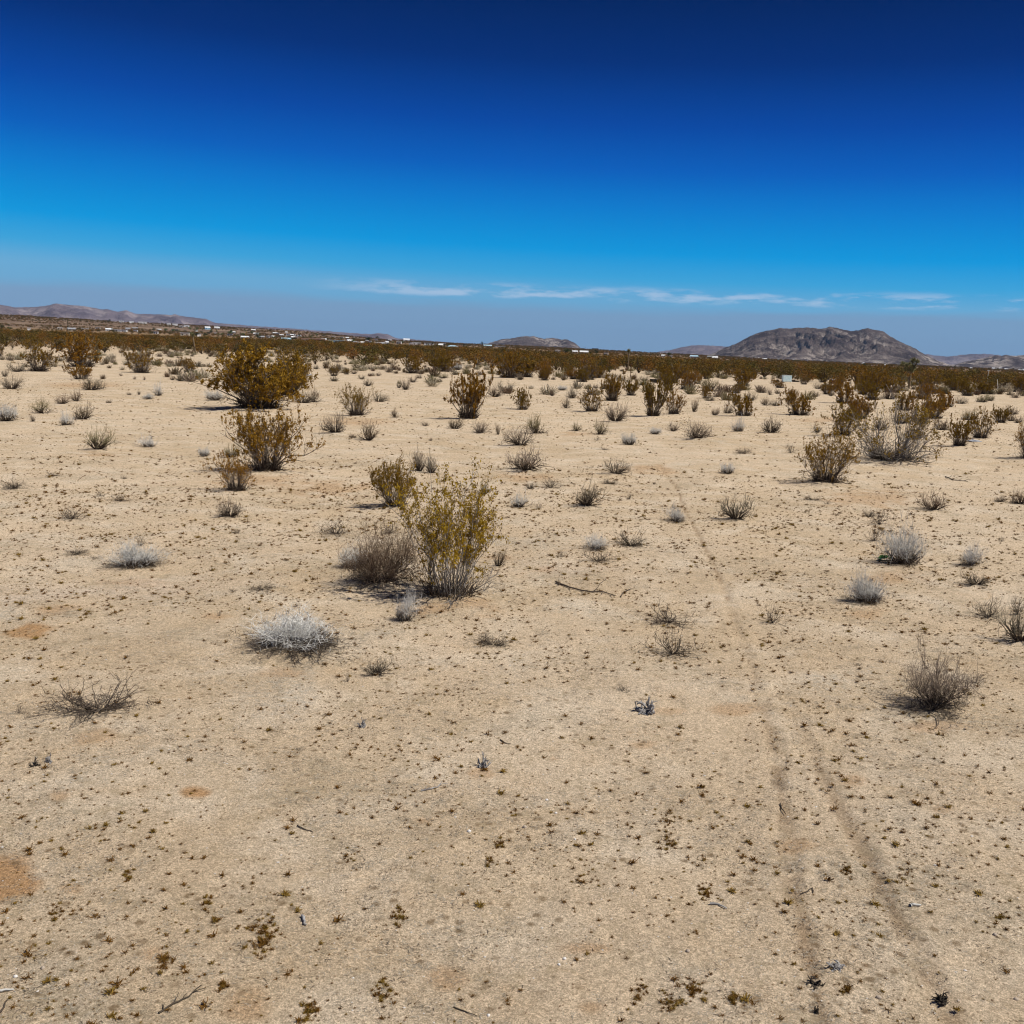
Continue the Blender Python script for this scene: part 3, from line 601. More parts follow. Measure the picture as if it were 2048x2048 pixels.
# ------------------------------------------------------------------ the plants one can tell apart, read off the photograph: kind, base x, base y, width, height (photo px)
PL = '''
creo0 898 1201 198 254|tall yellow-leaved creosote bush with grey stems, tallest bush in the foreground
creo1 533 950 150 128|rounded golden creosote bush left of centre with dark trunk base
creo4 518 822 185 124|massive dark olive creosote bush on the left, largest bush behind the clearing
creo4 575 790 90 88|olive creosote bush merging into the right side of the massive dark one
creo2 474 986 92 78|thin half-bare creosote bush in front of the rounded golden one
creo1 790 1018 100 94|medium olive creosote bush just behind the tall yellow-leaved bush
creo3 1780 928 215 135|sprawling bare-stemmed creosote bush on the right with pale arching branches
creo2 1650 973 140 108|leaning creosote bush at the right with shoots lying on orange sand
creo2 2058 920 70 82|creosote bush cut off by the right edge of the picture
creo2 713 835 78 62|sparse orange-leaved creosote bush with bare splayed lower stems
creom1 936 843 98 104|tall orange-brown creosote bush alone in the middle distance
fineg0 764 1182 150 118|leafless grey-brown twiggy bush touching the left side of the tall yellow bush
white0 592 1311 188 74|wide silver-white shrub in the foreground, broadest pale shrub of all
white0 275 1142 92 50|dense white cushion shrub on open sand at the left
white1 703 1143 66 46|white rounded shrub tucked behind the leafless grey-brown bush
white2 811 1245 46 64|small upright white shrub on a bare dark stem below the tall bush
white1 1812 1135 84 76|airy white shrub on the right with a green scrap at its foot
white0 1732 1213 72 58|white shrub with dark woody skirt right of the wheel track
white2 1944 1135 46 46|pale wispy shrub near the right edge, dark at the foot
fineg1 1868 1430 118 112|upright fan of grey dead twigs on exposed roots, right foreground
dead2 199 1446 190 84|broad collapsed heap of dark dead twigs at lower left
dead0 1345 1321 104 62|leafless dead bush with radiating branches beside the wheel track
dead4 1334 1252 104 46|twisted dead bush with a dark crooked stem, behind the radiating one
dead1 1545 1250 46 40|small dark dead bush with upright tips right of the wheel track
dead2 986 1300 80 34|low dark dead bush on bare sand below the tall yellow bush
grey0 1472 1047 64 50|vase-shaped grey bush casting a crisp shadow, right of the faint track
grey2 1172 1018 56 48|slanting silver-grey bush in the middle of the clearing
white2 1350 1047 42 34|pale tuft with dark foot just left of the faint track
grey1 1050 948 84 46|broad grey-brown bush, widest in the centre of the clearing
grey0 1040 896 58 38|dark grey bush directly behind the broad grey-brown one
olive0 196 903 52 44|neat olive-grey dome bush standing alone at the left
grey0 1392 883 66 32|dense wide grey bush in the right middle distance
brown0 1867 1025 54 34|rusty grey low bush below the sprawling creosote
dead3 1862 1444 170 40|fan of exposed crooked roots under the upright dead twigs
creom2 77 744 84 56|
creom3 165 735 104 68|
creom1 162 760 58 32|
creom2 283 747 76 50|vase-shaped creosote bush alone at the left back of the clearing
grey0 33 745 38 18
grey1 23 780 42 28
grey0 182 782 48 27
brown1 154 804 25 23
brown0 126 810 28 18
olive1 85 829 42 30
whitem0 13 844 42 34
whitem1 132 853 28 28
brown0 167 841 40 30
grey2 66 844 11 15
whitem0 298 800 22 12
whitem1 316 793 19 26
brown1 346 761 13 10
brown1 270 760 7 7
brown1 241 753 8 6
brown1 289 761 6 8
brown0 218 807 13 7
brown0 259 791 10 6
grey1 278 791 8 9
grey0 348 734 16 8
grey0 385 735 15 8
grey1 10 755 13 16
whitem1 294 896 36 22
whitem0 411 916 24 18
olive0 461 919 36 28
whitem0 432 803 36 20
grey1 461 1040 54 38
dead0 143 1043 66 30
dead2 27 981 60 22
dead4 103 956 30 12
dead0 238 1005 54 18
dead1 201 994 22 14
dead4 247 960 18 10
dead1 281 1094 26 22
dead2 156 1113 56 18
dead4 190 1120 30 10
dead4 472 1071 26 14
grey0 671 870 52 38
brown1 737 883 46 38
brown0 705 878 16 9
brown1 629 806 32 26
grey0 605 808 44 24
grey0 758 805 32 18
brown0 735 773 20 13
grey0 811 781 25 21
grey1 798 777 11 13
grey0 826 766 20 12
grey0 839 758 14 9
grey0 723 760 16 9
brown0 756 753 11 8
grey0 741 740 13 10
olive0 713 737 25 14
grey0 708 749 19 9
olive0 887 758 23 10
grey0 880 765 13 8
brown0 896 745 11 8
creom2 668 753 28 24
creom3 693 750 18 13
brown2 790 836 17 17
creom3 827 748 54 38
whitem0 915 741 18 12
brown0 909 859 34 24
grey0 960 868 40 24
brown2 996 870 11 22
brown0 851 854 15 9
brown1 862 883 9 7
grey0 1011 787 38 21
brown0 989 795 32 22
grey2 838 944 34 44
grey2 862 948 32 36
dead0 671 1071 74 32
dead0 780 1071 42 28
brown2 997 1135 28 36
olive1 968 992 30 26
dead2 528 1188 66 18
grey1 753 1356 60 36
dead1 695 1366 12 26
dead4 597 1501 28 15
creom3 1046 820 44 44
brown1 1103 793 13 14
brown1 1133 819 20 22
grey0 1145 798 27 21
grey1 1176 778 13 10
brown1 1191 778 13 10
whitem0 1122 782 21 10
grey0 1041 761 20 12
creom2 1183 826 60 46
grey1 1231 847 50 36
creom1 1223 803 56 60
creom3 1088 762 32 26
creom3 1164 765 38 28
creom1 1305 836 62 82
creom2 1347 831 52 50
creom3 1371 780 48 38
creom1 1338 782 42 40
grey0 1289 763 20 11
brown1 1274 780 13 11
brown2 1388 825 15 27
brown0 1429 832 18 15
olive2 1421 784 52 28
brown0 1445 782 26 15
grey0 1421 803 25 11
grey0 1451 801 17 11
creom3 1472 788 34 22
brown0 1498 803 26 19
creom3 1488 835 62 46
whitem1 1477 864 27 28
grey0 1455 828 24 20
grey0 1522 787 27 13
olive2 1072 869 42 36
olive1 1151 864 24 18
olive1 1199 870 32 30
dead1 1194 883 16 8
whitem0 1260 892 31 23
whitem0 1308 870 25 14
grey0 1347 864 29 17
grey1 1541 868 42 32
grey0 1231 952 50 30
dead2 1484 909 42 14
dead4 1207 901 21 8
whitem0 1456 950 28 22
dead2 1220 969 36 14
grey1 1061 981 20 15
dead0 1101 981 50 24
whitem1 1040 1015 36 30
dead1 1077 1018 22 14
dead1 1258 1000 18 15
brown1 1308 968 9 7
dead1 1145 1067 12 10
white2 1190 1108 56 30
dead0 1196 1131 72 30
dead2 1262 1098 66 38
dead1 1122 1119 22 14
dead1 1247 1388 38 18
creom2 1685 876 84 66
creom3 1690 808 62 50
creom3 1600 831 76 48
creom3 1745 801 62 40
creom1 1918 896 56 58
creom2 1960 880 64 62
brown0 1883 862 36 27
creom2 1840 850 60 56
creom3 1700 845 60 50
grey0 1800 850 50 30
dead1 1581 907 24 19
grey0 1634 866 22 15
grey0 1635 779 19 12
brown0 1554 789 13 10
brown2 1540 791 10 11
grey0 1552 813 24 13
creom3 1560 777 36 17
creom2 1608 770 24 22
creom3 1645 766 28 20
creom1 1679 780 28 32
grey0 1661 793 13 11
brown0 1629 795 17 11
olive0 1889 789 28 19
creom3 1934 793 44 36
olive0 1984 790 23 13
olive0 1965 806 28 16
olive0 1981 803 20 14
grey0 1920 809 24 15
olive0 1957 779 23 14
brown0 2021 830 30 16
brown0 2021 843 22 17
brown0 2036 847 18 13
olive0 1800 765 40 16
grey0 1844 800 30 22
creom3 1850 800 46 34
brown0 1780 800 40 24
grey0 2002 1005 27 13
brown0 2040 1010 40 30
dead1 1759 1051 52 34
dead2 1737 1036 30 18
dead1 1748 1087 40 30
grey1 1951 1177 52 26
dead1 2002 1084 17 11
dead2 1626 1005 40 11
dead1 1655 1012 20 10
dead0 1976 1239 66 46
dead1 2034 1234 40 42
grey1 2040 1293 80 70
dead1 1952 1372 42 28
dead4 1716 1335 26 9
dead1 1761 1327 18 10
dead1 40 1433 32 22
dead1 439 1237 9 15
dead4 464 1189 20 11
dead0 1895 1445 56 24
dead2 592 1325 210 26
creom1 1722 838 54 44
creom3 1806 822 50 42
creom0 1868 838 56 50
creom1 2000 846 46 34
brown1 1760 862 40 26
brown0 1832 880 36 24
creom3 1895 815 44 34
creom0 1655 790 34 28
creom1 1585 800 30 24
olive0 1938 842 34 22
creom3 1412 798 32 26
creom0 1262 792 36 34
brown1 1530 812 24 16
creom1 1725 790 44 30
creom3 1775 786 40 26
creom3 600 760 44 34
creom1 470 752 50 40
creom3 380 745 40 30
'''
LAND = [(894, 1201, 'the tall yellow creosote in the foreground'), (533, 950, 'the rounded golden creosote'), (522, 824, 'the massive dark creosote'), (936, 843, 'the orange-brown creosote in mid distance'),
        (1780, 928, 'the sprawling bare-stemmed creosote'), (592, 1311, 'the wide silver shrub'), (275, 1142, 'the white cushion shrub'), (1812, 1135, 'the white shrub with green scrap'),
        (1868, 1433, 'the upright dead fan on roots'), (199, 1446, 'the collapsed dead heap'), (1818, 773, 'the many-armed yucca tree'), (1573, 762, 'the pale blue panel'), (1305, 836, 'the tall creosote pair right of centre'),
        (283, 747, 'the vase-shaped creosote at left back'), (1256, 735, 'the slender yucca tree'), (1472, 1047, 'the vase-shaped grey bush'), (196, 903, 'the neat olive dome bush'), (1050, 948, 'the broad grey-brown bush'),
        (713, 835, 'the sparse orange-leaved creosote'), (968, 1525, 'the dark jagged stump'), (1345, 1321, 'the radiating dead bush')]
KIND = {'creo': ('creosote_bush', 'bush', ['creosote bush', 'small creosote bush']), 'far': ('creosote_bush', 'bush', ['creosote bush'] * 2),
        'white': ('white_shrub', 'shrub', ['silvery white shrub', 'small silvery tuft']), 'grey': ('grey_shrub', 'shrub', ['grey twiggy shrub', 'small grey tuft']),
        'brown': ('brown_shrub', 'shrub', ['grey-brown twiggy shrub', 'small brown tuft']), 'olive': ('olive_shrub', 'shrub', ['olive-grey twiggy shrub', 'small olive tuft']),
        'fineg': ('leafless_bush', 'bush', ['leafless bush', 'leafless bush']), 'dead': ('dead_shrub', 'dead shrub', ['dead twiggy shrub', 'small tangle of dead twigs'])}
ORD = ['nearest', 'second', 'third', 'fourth', 'fifth', 'sixth', 'seventh', 'eighth', 'ninth', 'tenth', 'eleventh', 'twelfth', 'thirteenth', 'fourteenth']
def kbase(k): return k.rstrip('0123456789').replace('creom', 'creo').replace('whitem', 'white')
def build_plants():
    rows = []
    for ln in PL.strip().splitlines():
        a, _, lab = ln.partition('|'); k, x, y, w, h = a.split(); rows.append([k, float(x), float(y), float(w), float(h), lab.strip()])
    groups = {}
    for r in rows:
        if r[5]: continue
        kb = kbase(r[0]); x, y = r[1], r[2]
        lx, ly, nm = min(((a, b, c) for a, b, c in LAND if abs(a - x) + abs(b - y) > 1), key=lambda q: math.hypot(q[0] - x, (q[1] - y) * 1.6))
        dx, dy = x - lx, (y - ly) * 1.6
        sec = ('left of' if dx < 0 else 'right of') if abs(dx) > abs(dy) else ('behind' if dy < 0 else 'in front of')
        word = KIND[kb][2][0 if r[3] >= 24 else 1]
        groups.setdefault((word, sec, nm), []).append((math.hypot(dx, dy), r))
    for (word, sec, nm), L_ in groups.items():
        L_.sort(key=lambda q: q[0])
        for i, (_, r) in enumerate(L_):
            r[5] = ('%s %s %s' % (word, sec, nm)) if len(L_) == 1 else ('%s %s %s %s' % (ORD[i], word, sec, nm))
            if word[0] in 'aeiou' and False: pass
    rnd = random.Random(5); out = []
    for k, x, y, w, h, lab in rows:
        kb = kbase(k); gx, gy, dep = hit(x, y - 1)
        sh = (.12 if kb in ('creo', 'far') else .38) * w * H / math.hypot(gx, gy); h = max(h * .55, h - sh)
        gx, gy, dep = hit(x, y - 1 - sh)
        if w >= 50 and dep < 60 and kb != 'dead': MOUNDS.append((gx, gy, w * dep / F * .45, min(.12, .05 * w * dep / F)))
        out.append((k, kb, gx, gy, w * dep / F, h * dep / F, lab))
    for k, kb, gx, gy, ww, hh, lab in out:
        nm, cat, _ = KIND[kb]
        z = zfull(gx, gy) - .01
        k1, k2 = (1.02, .93) if kb == 'creo' else (1.16, 1.14); ww *= k1; hh *= k2
        grp = {'creo': 'creosote bushes in the clearing', 'dead': 'dead shrubs on the sand', 'white': 'silvery shrubs on the sand', 'fineg': 'leafless bushes'}.get(kb, 'small dry shrubs on the sand')
        if kb == 'dead':
            o = bpy.data.objects.new(nm, P_[k]); o.location = (gx, gy, z); o.rotation_euler = (0, 0, rnd.uniform(0, 6.28)); o.scale = (ww, ww, hh); link(o)
        else:
            o = empty(nm, (gx, gy, z), rnd.uniform(0, 6.28), (ww, ww, hh))
            a, b = P_[k]
            n1, n2 = ('stems', 'leaves') if kb in ('creo', 'far') else ('woody_base', 'twigs')
            link(bpy.data.objects.new(n1, a), o); link(bpy.data.objects.new(n2, b), o)
        tag(o, lab, cat, grp)
        PLACED.append((gx, gy, ww / 2))
PLACED = []

# ------------------------------------------------------------------ geometry-nodes scatter for what nobody could count
def scatter(name, pts, rots, scls, idx, sources, keep=None):
    me = bpy.data.meshes.new(name); me.vertices.add(len(pts)); me.vertices.foreach_set('co', np.asarray(pts, np.float32).ravel())
    a = me.attributes.new('rot', 'FLOAT_VECTOR', 'POINT'); a.data.foreach_set('vector', np.asarray(rots, np.float32).ravel())
    a = me.attributes.new('scl', 'FLOAT_VECTOR', 'POINT'); a.data.foreach_set('vector', np.asarray(scls, np.float32).ravel())
    a = me.attributes.new('pick', 'INT', 'POINT'); a.data.foreach_set('value', np.asarray(idx, np.int32))
    o = link(bpy.data.objects.new(name, me)); tag(o, kind='stuff')
    c = bpy.data.collections.new(name + '_sources')
    for i, s in enumerate(sources):
        so = bpy.data.objects.new('%s_kind_%s' % (name, 'abcdefgh'[i]), s); c.objects.link(so)
    ng = bpy.data.node_groups.new(name, 'GeometryNodeTree')
    ng.interface.new_socket('Geometry', in_out='INPUT', socket_type='NodeSocketGeometry'); ng.interface.new_socket('Geometry', in_out='OUTPUT', socket_type='NodeSocketGeometry')
    n = ng.nodes; gi = n.new('NodeGroupInput'); go = n.new('NodeGroupOutput'); ip = n.new('GeometryNodeInstanceOnPoints'); ci = n.new('GeometryNodeCollectionInfo')
    ci.inputs['Collection'].default_value = c; ci.inputs['Separate Children'].default_value = True; ci.inputs['Reset Children'].default_value = True
    def at(nm, t):
        q = n.new('GeometryNodeInputNamedAttribute'); q.data_type = t; q.inputs['Name'].default_value = nm; return q.outputs['Attribute']
    l = ng.links; l.new(gi.outputs[0], ip.inputs['Points']); l.new(ci.outputs[0], ip.inputs['Instance']); ip.inputs['Pick Instance'].default_value = True
    l.new(at('pick', 'INT'), ip.inputs['Instance Index']); l.new(at('scl', 'FLOAT_VECTOR'), ip.inputs['Scale'])
    er = n.new('FunctionNodeEulerToRotation'); l.new(at('rot', 'FLOAT_VECTOR'), er.inputs[0]); l.new(er.outputs[0], ip.inputs['Rotation'])
    l.new(ip.outputs[0], go.inputs[0])
    md = o.modifiers.new('scatter', 'NODES'); md.node_group = ng
    return o

def build_belt():
    rnd = random.Random(77); pts = []
    # front edge of the belt: photo px below the horizon, by column
    edge = [(-600, 42), (0, 40), (400, 38), (600, 40), (820, 46), (1000, 52), (1200, 54), (1400, 56), (1600, 55), (1800, 54), (2048, 50), (2700, 50)]
    # dense belt
    n = 0
    while n < 9500:
        col = rnd.uniform(-400, 2450); D = rnd.uniform(90 ** 1.6, 680 ** 1.6) ** (1 / 1.6)
        x, y = at_dist(col, D)
        e = float(lerp_tab(col, edge)) + 9 * noise.noise((x * .025, y * .025, 9)) + 7 * max(0, rnd.gauss(0, 1)); De = H * F / e
        if any(abs(col - yc) < 22 and D < yd for yc, yd in ((1818, 230), (1256, 260), (391, 215), (1573, 172), (1310, 135), (1667, 172))): continue
        if D < H * F / e: continue
        g = noise.noise((x * .025, y * .025, 2))
        if rnd.random() > min(1, (.045 + .42 * (D / De - 1)) if D < 1.6 * De else .3 + .9 * (D / De - 1.6)) * (1 if g > -.2 else .4): continue
        n += 1; pts.append((D, x, y))
    pts.sort()
    near, rest = pts[:300], pts[300:]
    # keep the 300 nearest that the frame shows as objects
    inf = [p for p in pts if -20 < 1024 + F * p[1] / p[2] < 2070]
    near = inf[:300]; ns = set(near); rest = [p for p in pts if p not in ns]
    belt_rows = []
    for D, x, y in near:
        h = 1.1 + 2.2 * rnd.random() ** 1.5; w = h * rnd.uniform(1.1, 1.9)
        if D < 170:
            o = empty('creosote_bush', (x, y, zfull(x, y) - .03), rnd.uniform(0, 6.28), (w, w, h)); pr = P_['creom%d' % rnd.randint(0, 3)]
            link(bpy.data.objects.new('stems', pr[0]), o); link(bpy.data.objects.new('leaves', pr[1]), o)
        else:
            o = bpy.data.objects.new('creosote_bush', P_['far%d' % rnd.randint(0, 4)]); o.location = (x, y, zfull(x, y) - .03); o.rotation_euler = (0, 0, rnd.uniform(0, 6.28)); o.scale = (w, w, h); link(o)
        belt_rows.append((o, *[float(q) for q in project(np.array([x]), np.array([y]), np.array([0.0]))]))
    grp = {}
    for o, qx, qy in belt_rows:
        lx, ly, nm = min(LAND, key=lambda q: math.hypot(q[0] - qx, (q[1] - qy) * 1.2)); dx, dy = qx - lx, (qy - ly) * 1.6
        sec = ('left of' if dx < 0 else 'right of') if abs(dx) > abs(dy) else ('behind' if dy < 0 else 'in front of')
        grp.setdefault((sec, nm), []).append((math.hypot(dx, dy), o))
    for (sec, nm), L_ in grp.items():
        L_.sort(key=lambda q: q[0])
        for i, (_, o) in enumerate(L_):
            tag(o, ('%s scrub-belt creosote %s %s' % (ORD[i], sec, nm)) if i < len(ORD) else 'farther brown creosote %s %s' % (sec, nm), 'bush', 'creosote bushes of the scrub belt')
    P, Rr, S, I = [], [], [], []
    for D, x, y in rest:
        h = (1.0 + 2.4 * rnd.random() ** 2) * min(1, 1.2 - D / 1600); w = h * rnd.uniform(1.4, 2.3)
        P.append((x, y, float(terrain(x, y)) - .05)); Rr.append((0, 0, rnd.uniform(0, 6.28))); S.append((w, w, h)); I.append(rnd.randint(0, 4))
    while len(P) < 9500 + 13000:
        col = rnd.uniform(-300, 2350); D = math.sqrt(rnd.uniform(670 ** 2, 3300 ** 2)); x, y = at_dist(col, D)
        if noise.noise((x * .004, y * .004, 12)) < -.12: continue
        k = 1 + D / 2500
        h = rnd.uniform(.9, 2.0) * k; w = h * rnd.uniform(1.3, 2.2)
        P.append((x, y, float(terrain(x, y)) - .3)); Rr.append((0, 0, rnd.uniform(0, 6.28))); S.append((w, w, h)); I.append(rnd.randint(0, 4))
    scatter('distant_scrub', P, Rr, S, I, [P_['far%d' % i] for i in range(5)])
    # pale tussocks between the creosotes
    P, Rr, S, I = [], [], [], []
    cnt = 0
    for i in range(4200):
        col = rnd.uniform(-400, 2450); D = rnd.uniform(80 ** 1.5, 380 ** 1.5) ** (1 / 1.5); x, y = at_dist(col, D)
        if D < 130 and rnd.random() < .75: continue
        if noise.noise((x * .04, y * .04, 5)) < -.05: continue
        h = rnd.uniform(.35, 1.0); w = h * rnd.uniform(1.3, 2.2)
        P.append((x, y, float(terrain(x, y)) - .03)); Rr.append((0, 0, rnd.uniform(0, 6.28))); S.append((w, w, h)); I.append(rnd.randint(0, 3))
    scatter('pale_tussocks', P, Rr, S, I, [P_['tus%d' % i] for i in range(4)])

def build_small():
    """weeds, litter and pebbles on the sand"""
    rnd = random.Random(9)
    def sample(n, D0, D1, nsf, thr, pw=2.0):
        out = []
        while len(out) < n:
            D = (rnd.uniform(D0 ** pw, D1 ** pw)) ** (1 / pw); az = math.radians(rnd.uniform(-36, 36)); x, y = math.sin(az) * D, math.cos(az) * D
            if noise.fractal((x * nsf, y * nsf, 31), 1, 2, 3) + rnd.uniform(-.35, .35) < thr: continue
            out.append((x, y))
        return out
    # weed rosettes
    src = []
    for i in range(6):
        r2 = random.Random(200 + i); B = MB()
        for k in range(26 if i < 4 else 40):
            az = r2.uniform(0, 6.28); lean = r2.uniform(.2, 1.5); ln = r2.uniform(.3, .55) * (1 if r2.random() < .8 else 1.35)
            q, _, _ = path((r2.gauss(0, .08), r2.gauss(0, .08), 0), az, lean, ln, 2, r2, 0, .35); B.ribbon(q, .045, .03, r2)
            B.leaf(q[-1], .06, r2)
        src.append(B.mesh('weed', [M['weed'] if i < 4 else M['weed_green']]))
    P, Rr, S, I = [], [], [], []
    for wi, (x, y) in enumerate(sample(24000, 4, 24, .5, -.08, 1.35) + sample(14000, 4, 30, 1.3, .12, 1.4) + sample(36000, 12, 85, .3, -.3, 1.55) + sample(16000, 4, 30, .9, -.1, 1.5)):
        s = (.45 if wi >= 74000 else 1) * min(.07, .0092 * math.exp(rnd.gauss(.35, .7))) * (1 + min(.95, max(0, math.hypot(x, y) - 9) / 20))
        P.append((x, y, zfull(x, y) + s * .05)); Rr.append((rnd.uniform(-.2, .2), rnd.uniform(-.2, .2), rnd.uniform(0, 6.28))); S.append((s * 1.25, s * 1.25, s * rnd.uniform(.5, .9))); I.append(min(5, int(rnd.random() ** 1.5 * 6)))
    # drifts of weed round the ruts and in clusters
    for cx, cy, n, sp_ in [(528, 1880, 60, 30), (620, 2020, 30, 22), (765, 1990, 30, 22), (800, 1835, 18, 18), (1335, 1680, 22, 14), (1340, 1640, 16, 14), (1410, 1785, 26, 20), (1390, 1985, 30, 24), (1340, 2010, 24, 22), (1280, 1985, 20, 18), (1466, 2010, 16, 10), (330, 1925, 26, 16),
                           (110, 1830, 14, 14), (415, 1808, 14, 12), (430, 1843, 12, 9), (255, 1750, 12, 12), (445, 1975, 14, 9), (700, 1710, 14, 16), (1000, 1690, 14, 10), (980, 1730, 12, 10), (1690, 1745, 16, 18), (1810, 1760, 18, 18), (2000, 1850, 14, 16), (1690, 1990, 16, 14)]:
        for _ in range(n):
            gx, gy = flat(cx + rnd.gauss(0, sp_ * .5), cy + rnd.gauss(0, sp_ * .55)); s = rnd.uniform(.014, .04)
            P.append((gx, gy, zfull(gx, gy))); Rr.append((0, 0, rnd.uniform(0, 6.28))); S.append((s * 1.3, s * 1.3, s)); I.append(rnd.randint(0, 5))
    scatter('low_weeds', P, Rr, S, I, src)
    # straw and twig litter
    src = []
    for i in range(4):
        r2 = random.Random(300 + i); B = MB()
        for k in range(14):
            c = (r2.gauss(0, .5), r2.gauss(0, .5), .03); q, _, _ = path(c, r2.uniform(0, 6.28), r2.uniform(1.3, 1.57), r2.uniform(.2, .8), 2, r2, 0, .3); B.ribbon(q, .035, .02, r2)
        src.append(B.mesh('litter', [M['litter'] if i < 3 else M['dead_twig']]))
    P, Rr, S, I = [], [], [], []
    for x, y in sample(30000, 4, 18, .8, .05, 1.5) + sample(16000, 12, 45, .5, .05, 1.6):
        s = rnd.uniform(.015, .05); P.append((x, y, zfull(x, y) + .002)); Rr.append((0, 0, rnd.uniform(0, 6.28))); S.append((s, s, s * .5)); I.append(rnd.randint(0, 3))
    for gx0, gy0, r0 in [p for p in PLACED if math.hypot(p[0], p[1]) < 45 and p[2] > .2]:
        for _ in range(int(40 * r0 + 14)):
            a = rnd.uniform(0, 6.28); q = r0 * (rnd.random() ** .6) * 1.35; x, y = gx0 + math.cos(a) * q, gy0 + math.sin(a) * q
            s = rnd.uniform(.03, .09); P.append((x, y, zfull(x, y) + .003)); Rr.append((0, 0, rnd.uniform(0, 6.28))); S.append((s, s, s * .6)); I.append(rnd.choice((0, 1, 3, 3)))
    scatter('twig_litter', P, Rr, S, I, src)
    src = []
    for i in range(4):
        r2 = random.Random(400 + i); B = MB(); n = 6
        B.v = [(0, 0, .35)] + [(math.cos(k * 6.283 / n) * r2.uniform(.35, .55), math.sin(k * 6.283 / n) * r2.uniform(.35, .55), r2.uniform(.0, .2)) for k in range(n)]
        B.f = [(0, 1 + k, 1 + (k + 1) % n) for k in range(n)]; B.m = [0] * n
        src.append(B.mesh('pebble', [M['pebble']]))
    P, Rr, S, I = [], [], [], []
    for x, y in sample(16000, 4, 16, 1.0, -.2):
        s = .0045 * math.exp(rnd.gauss(0, .5)); s = min(s, .02)
        P.append((x, y, zfull(x, y))); Rr.append((0, 0, rnd.uniform(0, 6.28))); S.append((s * 1.2, s, s)); I.append(rnd.randint(0, 3))
    for x, y in sample(9000, 4, 14, .8, -.1, 1.5):
        s = min(.016, .0055 * math.exp(rnd.gauss(0, .5))); P.append((x, y, zfull(x, y))); Rr.append((0, 0, rnd.uniform(0, 6.28))); S.append((s * 1.3, s, s)); I.append(4 + rnd.randint(0, 1))
    for i in range(2):
        me = src[i].copy(); me.materials.clear(); me.materials.append(M['clod']); src.append(me)
    scatter('pebbles', P, Rr, S, I, src)
for i in range(4):
    _r = random.Random(500 + i); _B = MB()
    for _k in range(120):
        _az = _r.uniform(0, 6.28); _q, _, _ = path((_r.gauss(0, .08), _r.gauss(0, .08), 0), _az, math.acos(1 - _r.random() * .85), _r.uniform(.35, .55), 2, _r, .3, .2); _B.ribbon(_q, .022, .012, _r)
    normalise([_B]); P_['tus%d' % i] = _B.mesh('tussock', [M[('grey_twig', 'tussock', 'olive_twig', 'brown_twig')[i]]])

# ------------------------------------------------------------------ single finds on the sand
def rough_stone(seed, mat):
    r = random.Random(seed); B = MB(); nu, nv = 9, 6
    for j in range(nv):
        t = math.pi * (j + .5) / nv
        for i in range(nu):
            a = 6.283 * i / nu; q = 1 + .3 * noise.noise((math.cos(a) * 1.3 + seed, math.sin(a) * 1.3, math.cos(t) * 1.5))
            B.v.append((math.sin(t) * math.cos(a) * .5 * q, math.sin(t) * math.sin(a) * .42 * q, math.cos(t) * .36 * q + .2))
    for j in range(nv - 1):
        for i in range(nu): B.f.append((j * nu + i, j * nu + (i + 1) % nu, (j + 1) * nu + (i + 1) % nu, (j + 1) * nu + i)); B.m.append(0)
    B.f.append(tuple(range(nu - 1, -1, -1))); B.m.append(0); B.f.append(tuple((nv - 1) * nu + i for i in range(nu))); B.m.append(0)
    return B.mesh('stone', [mat], True)
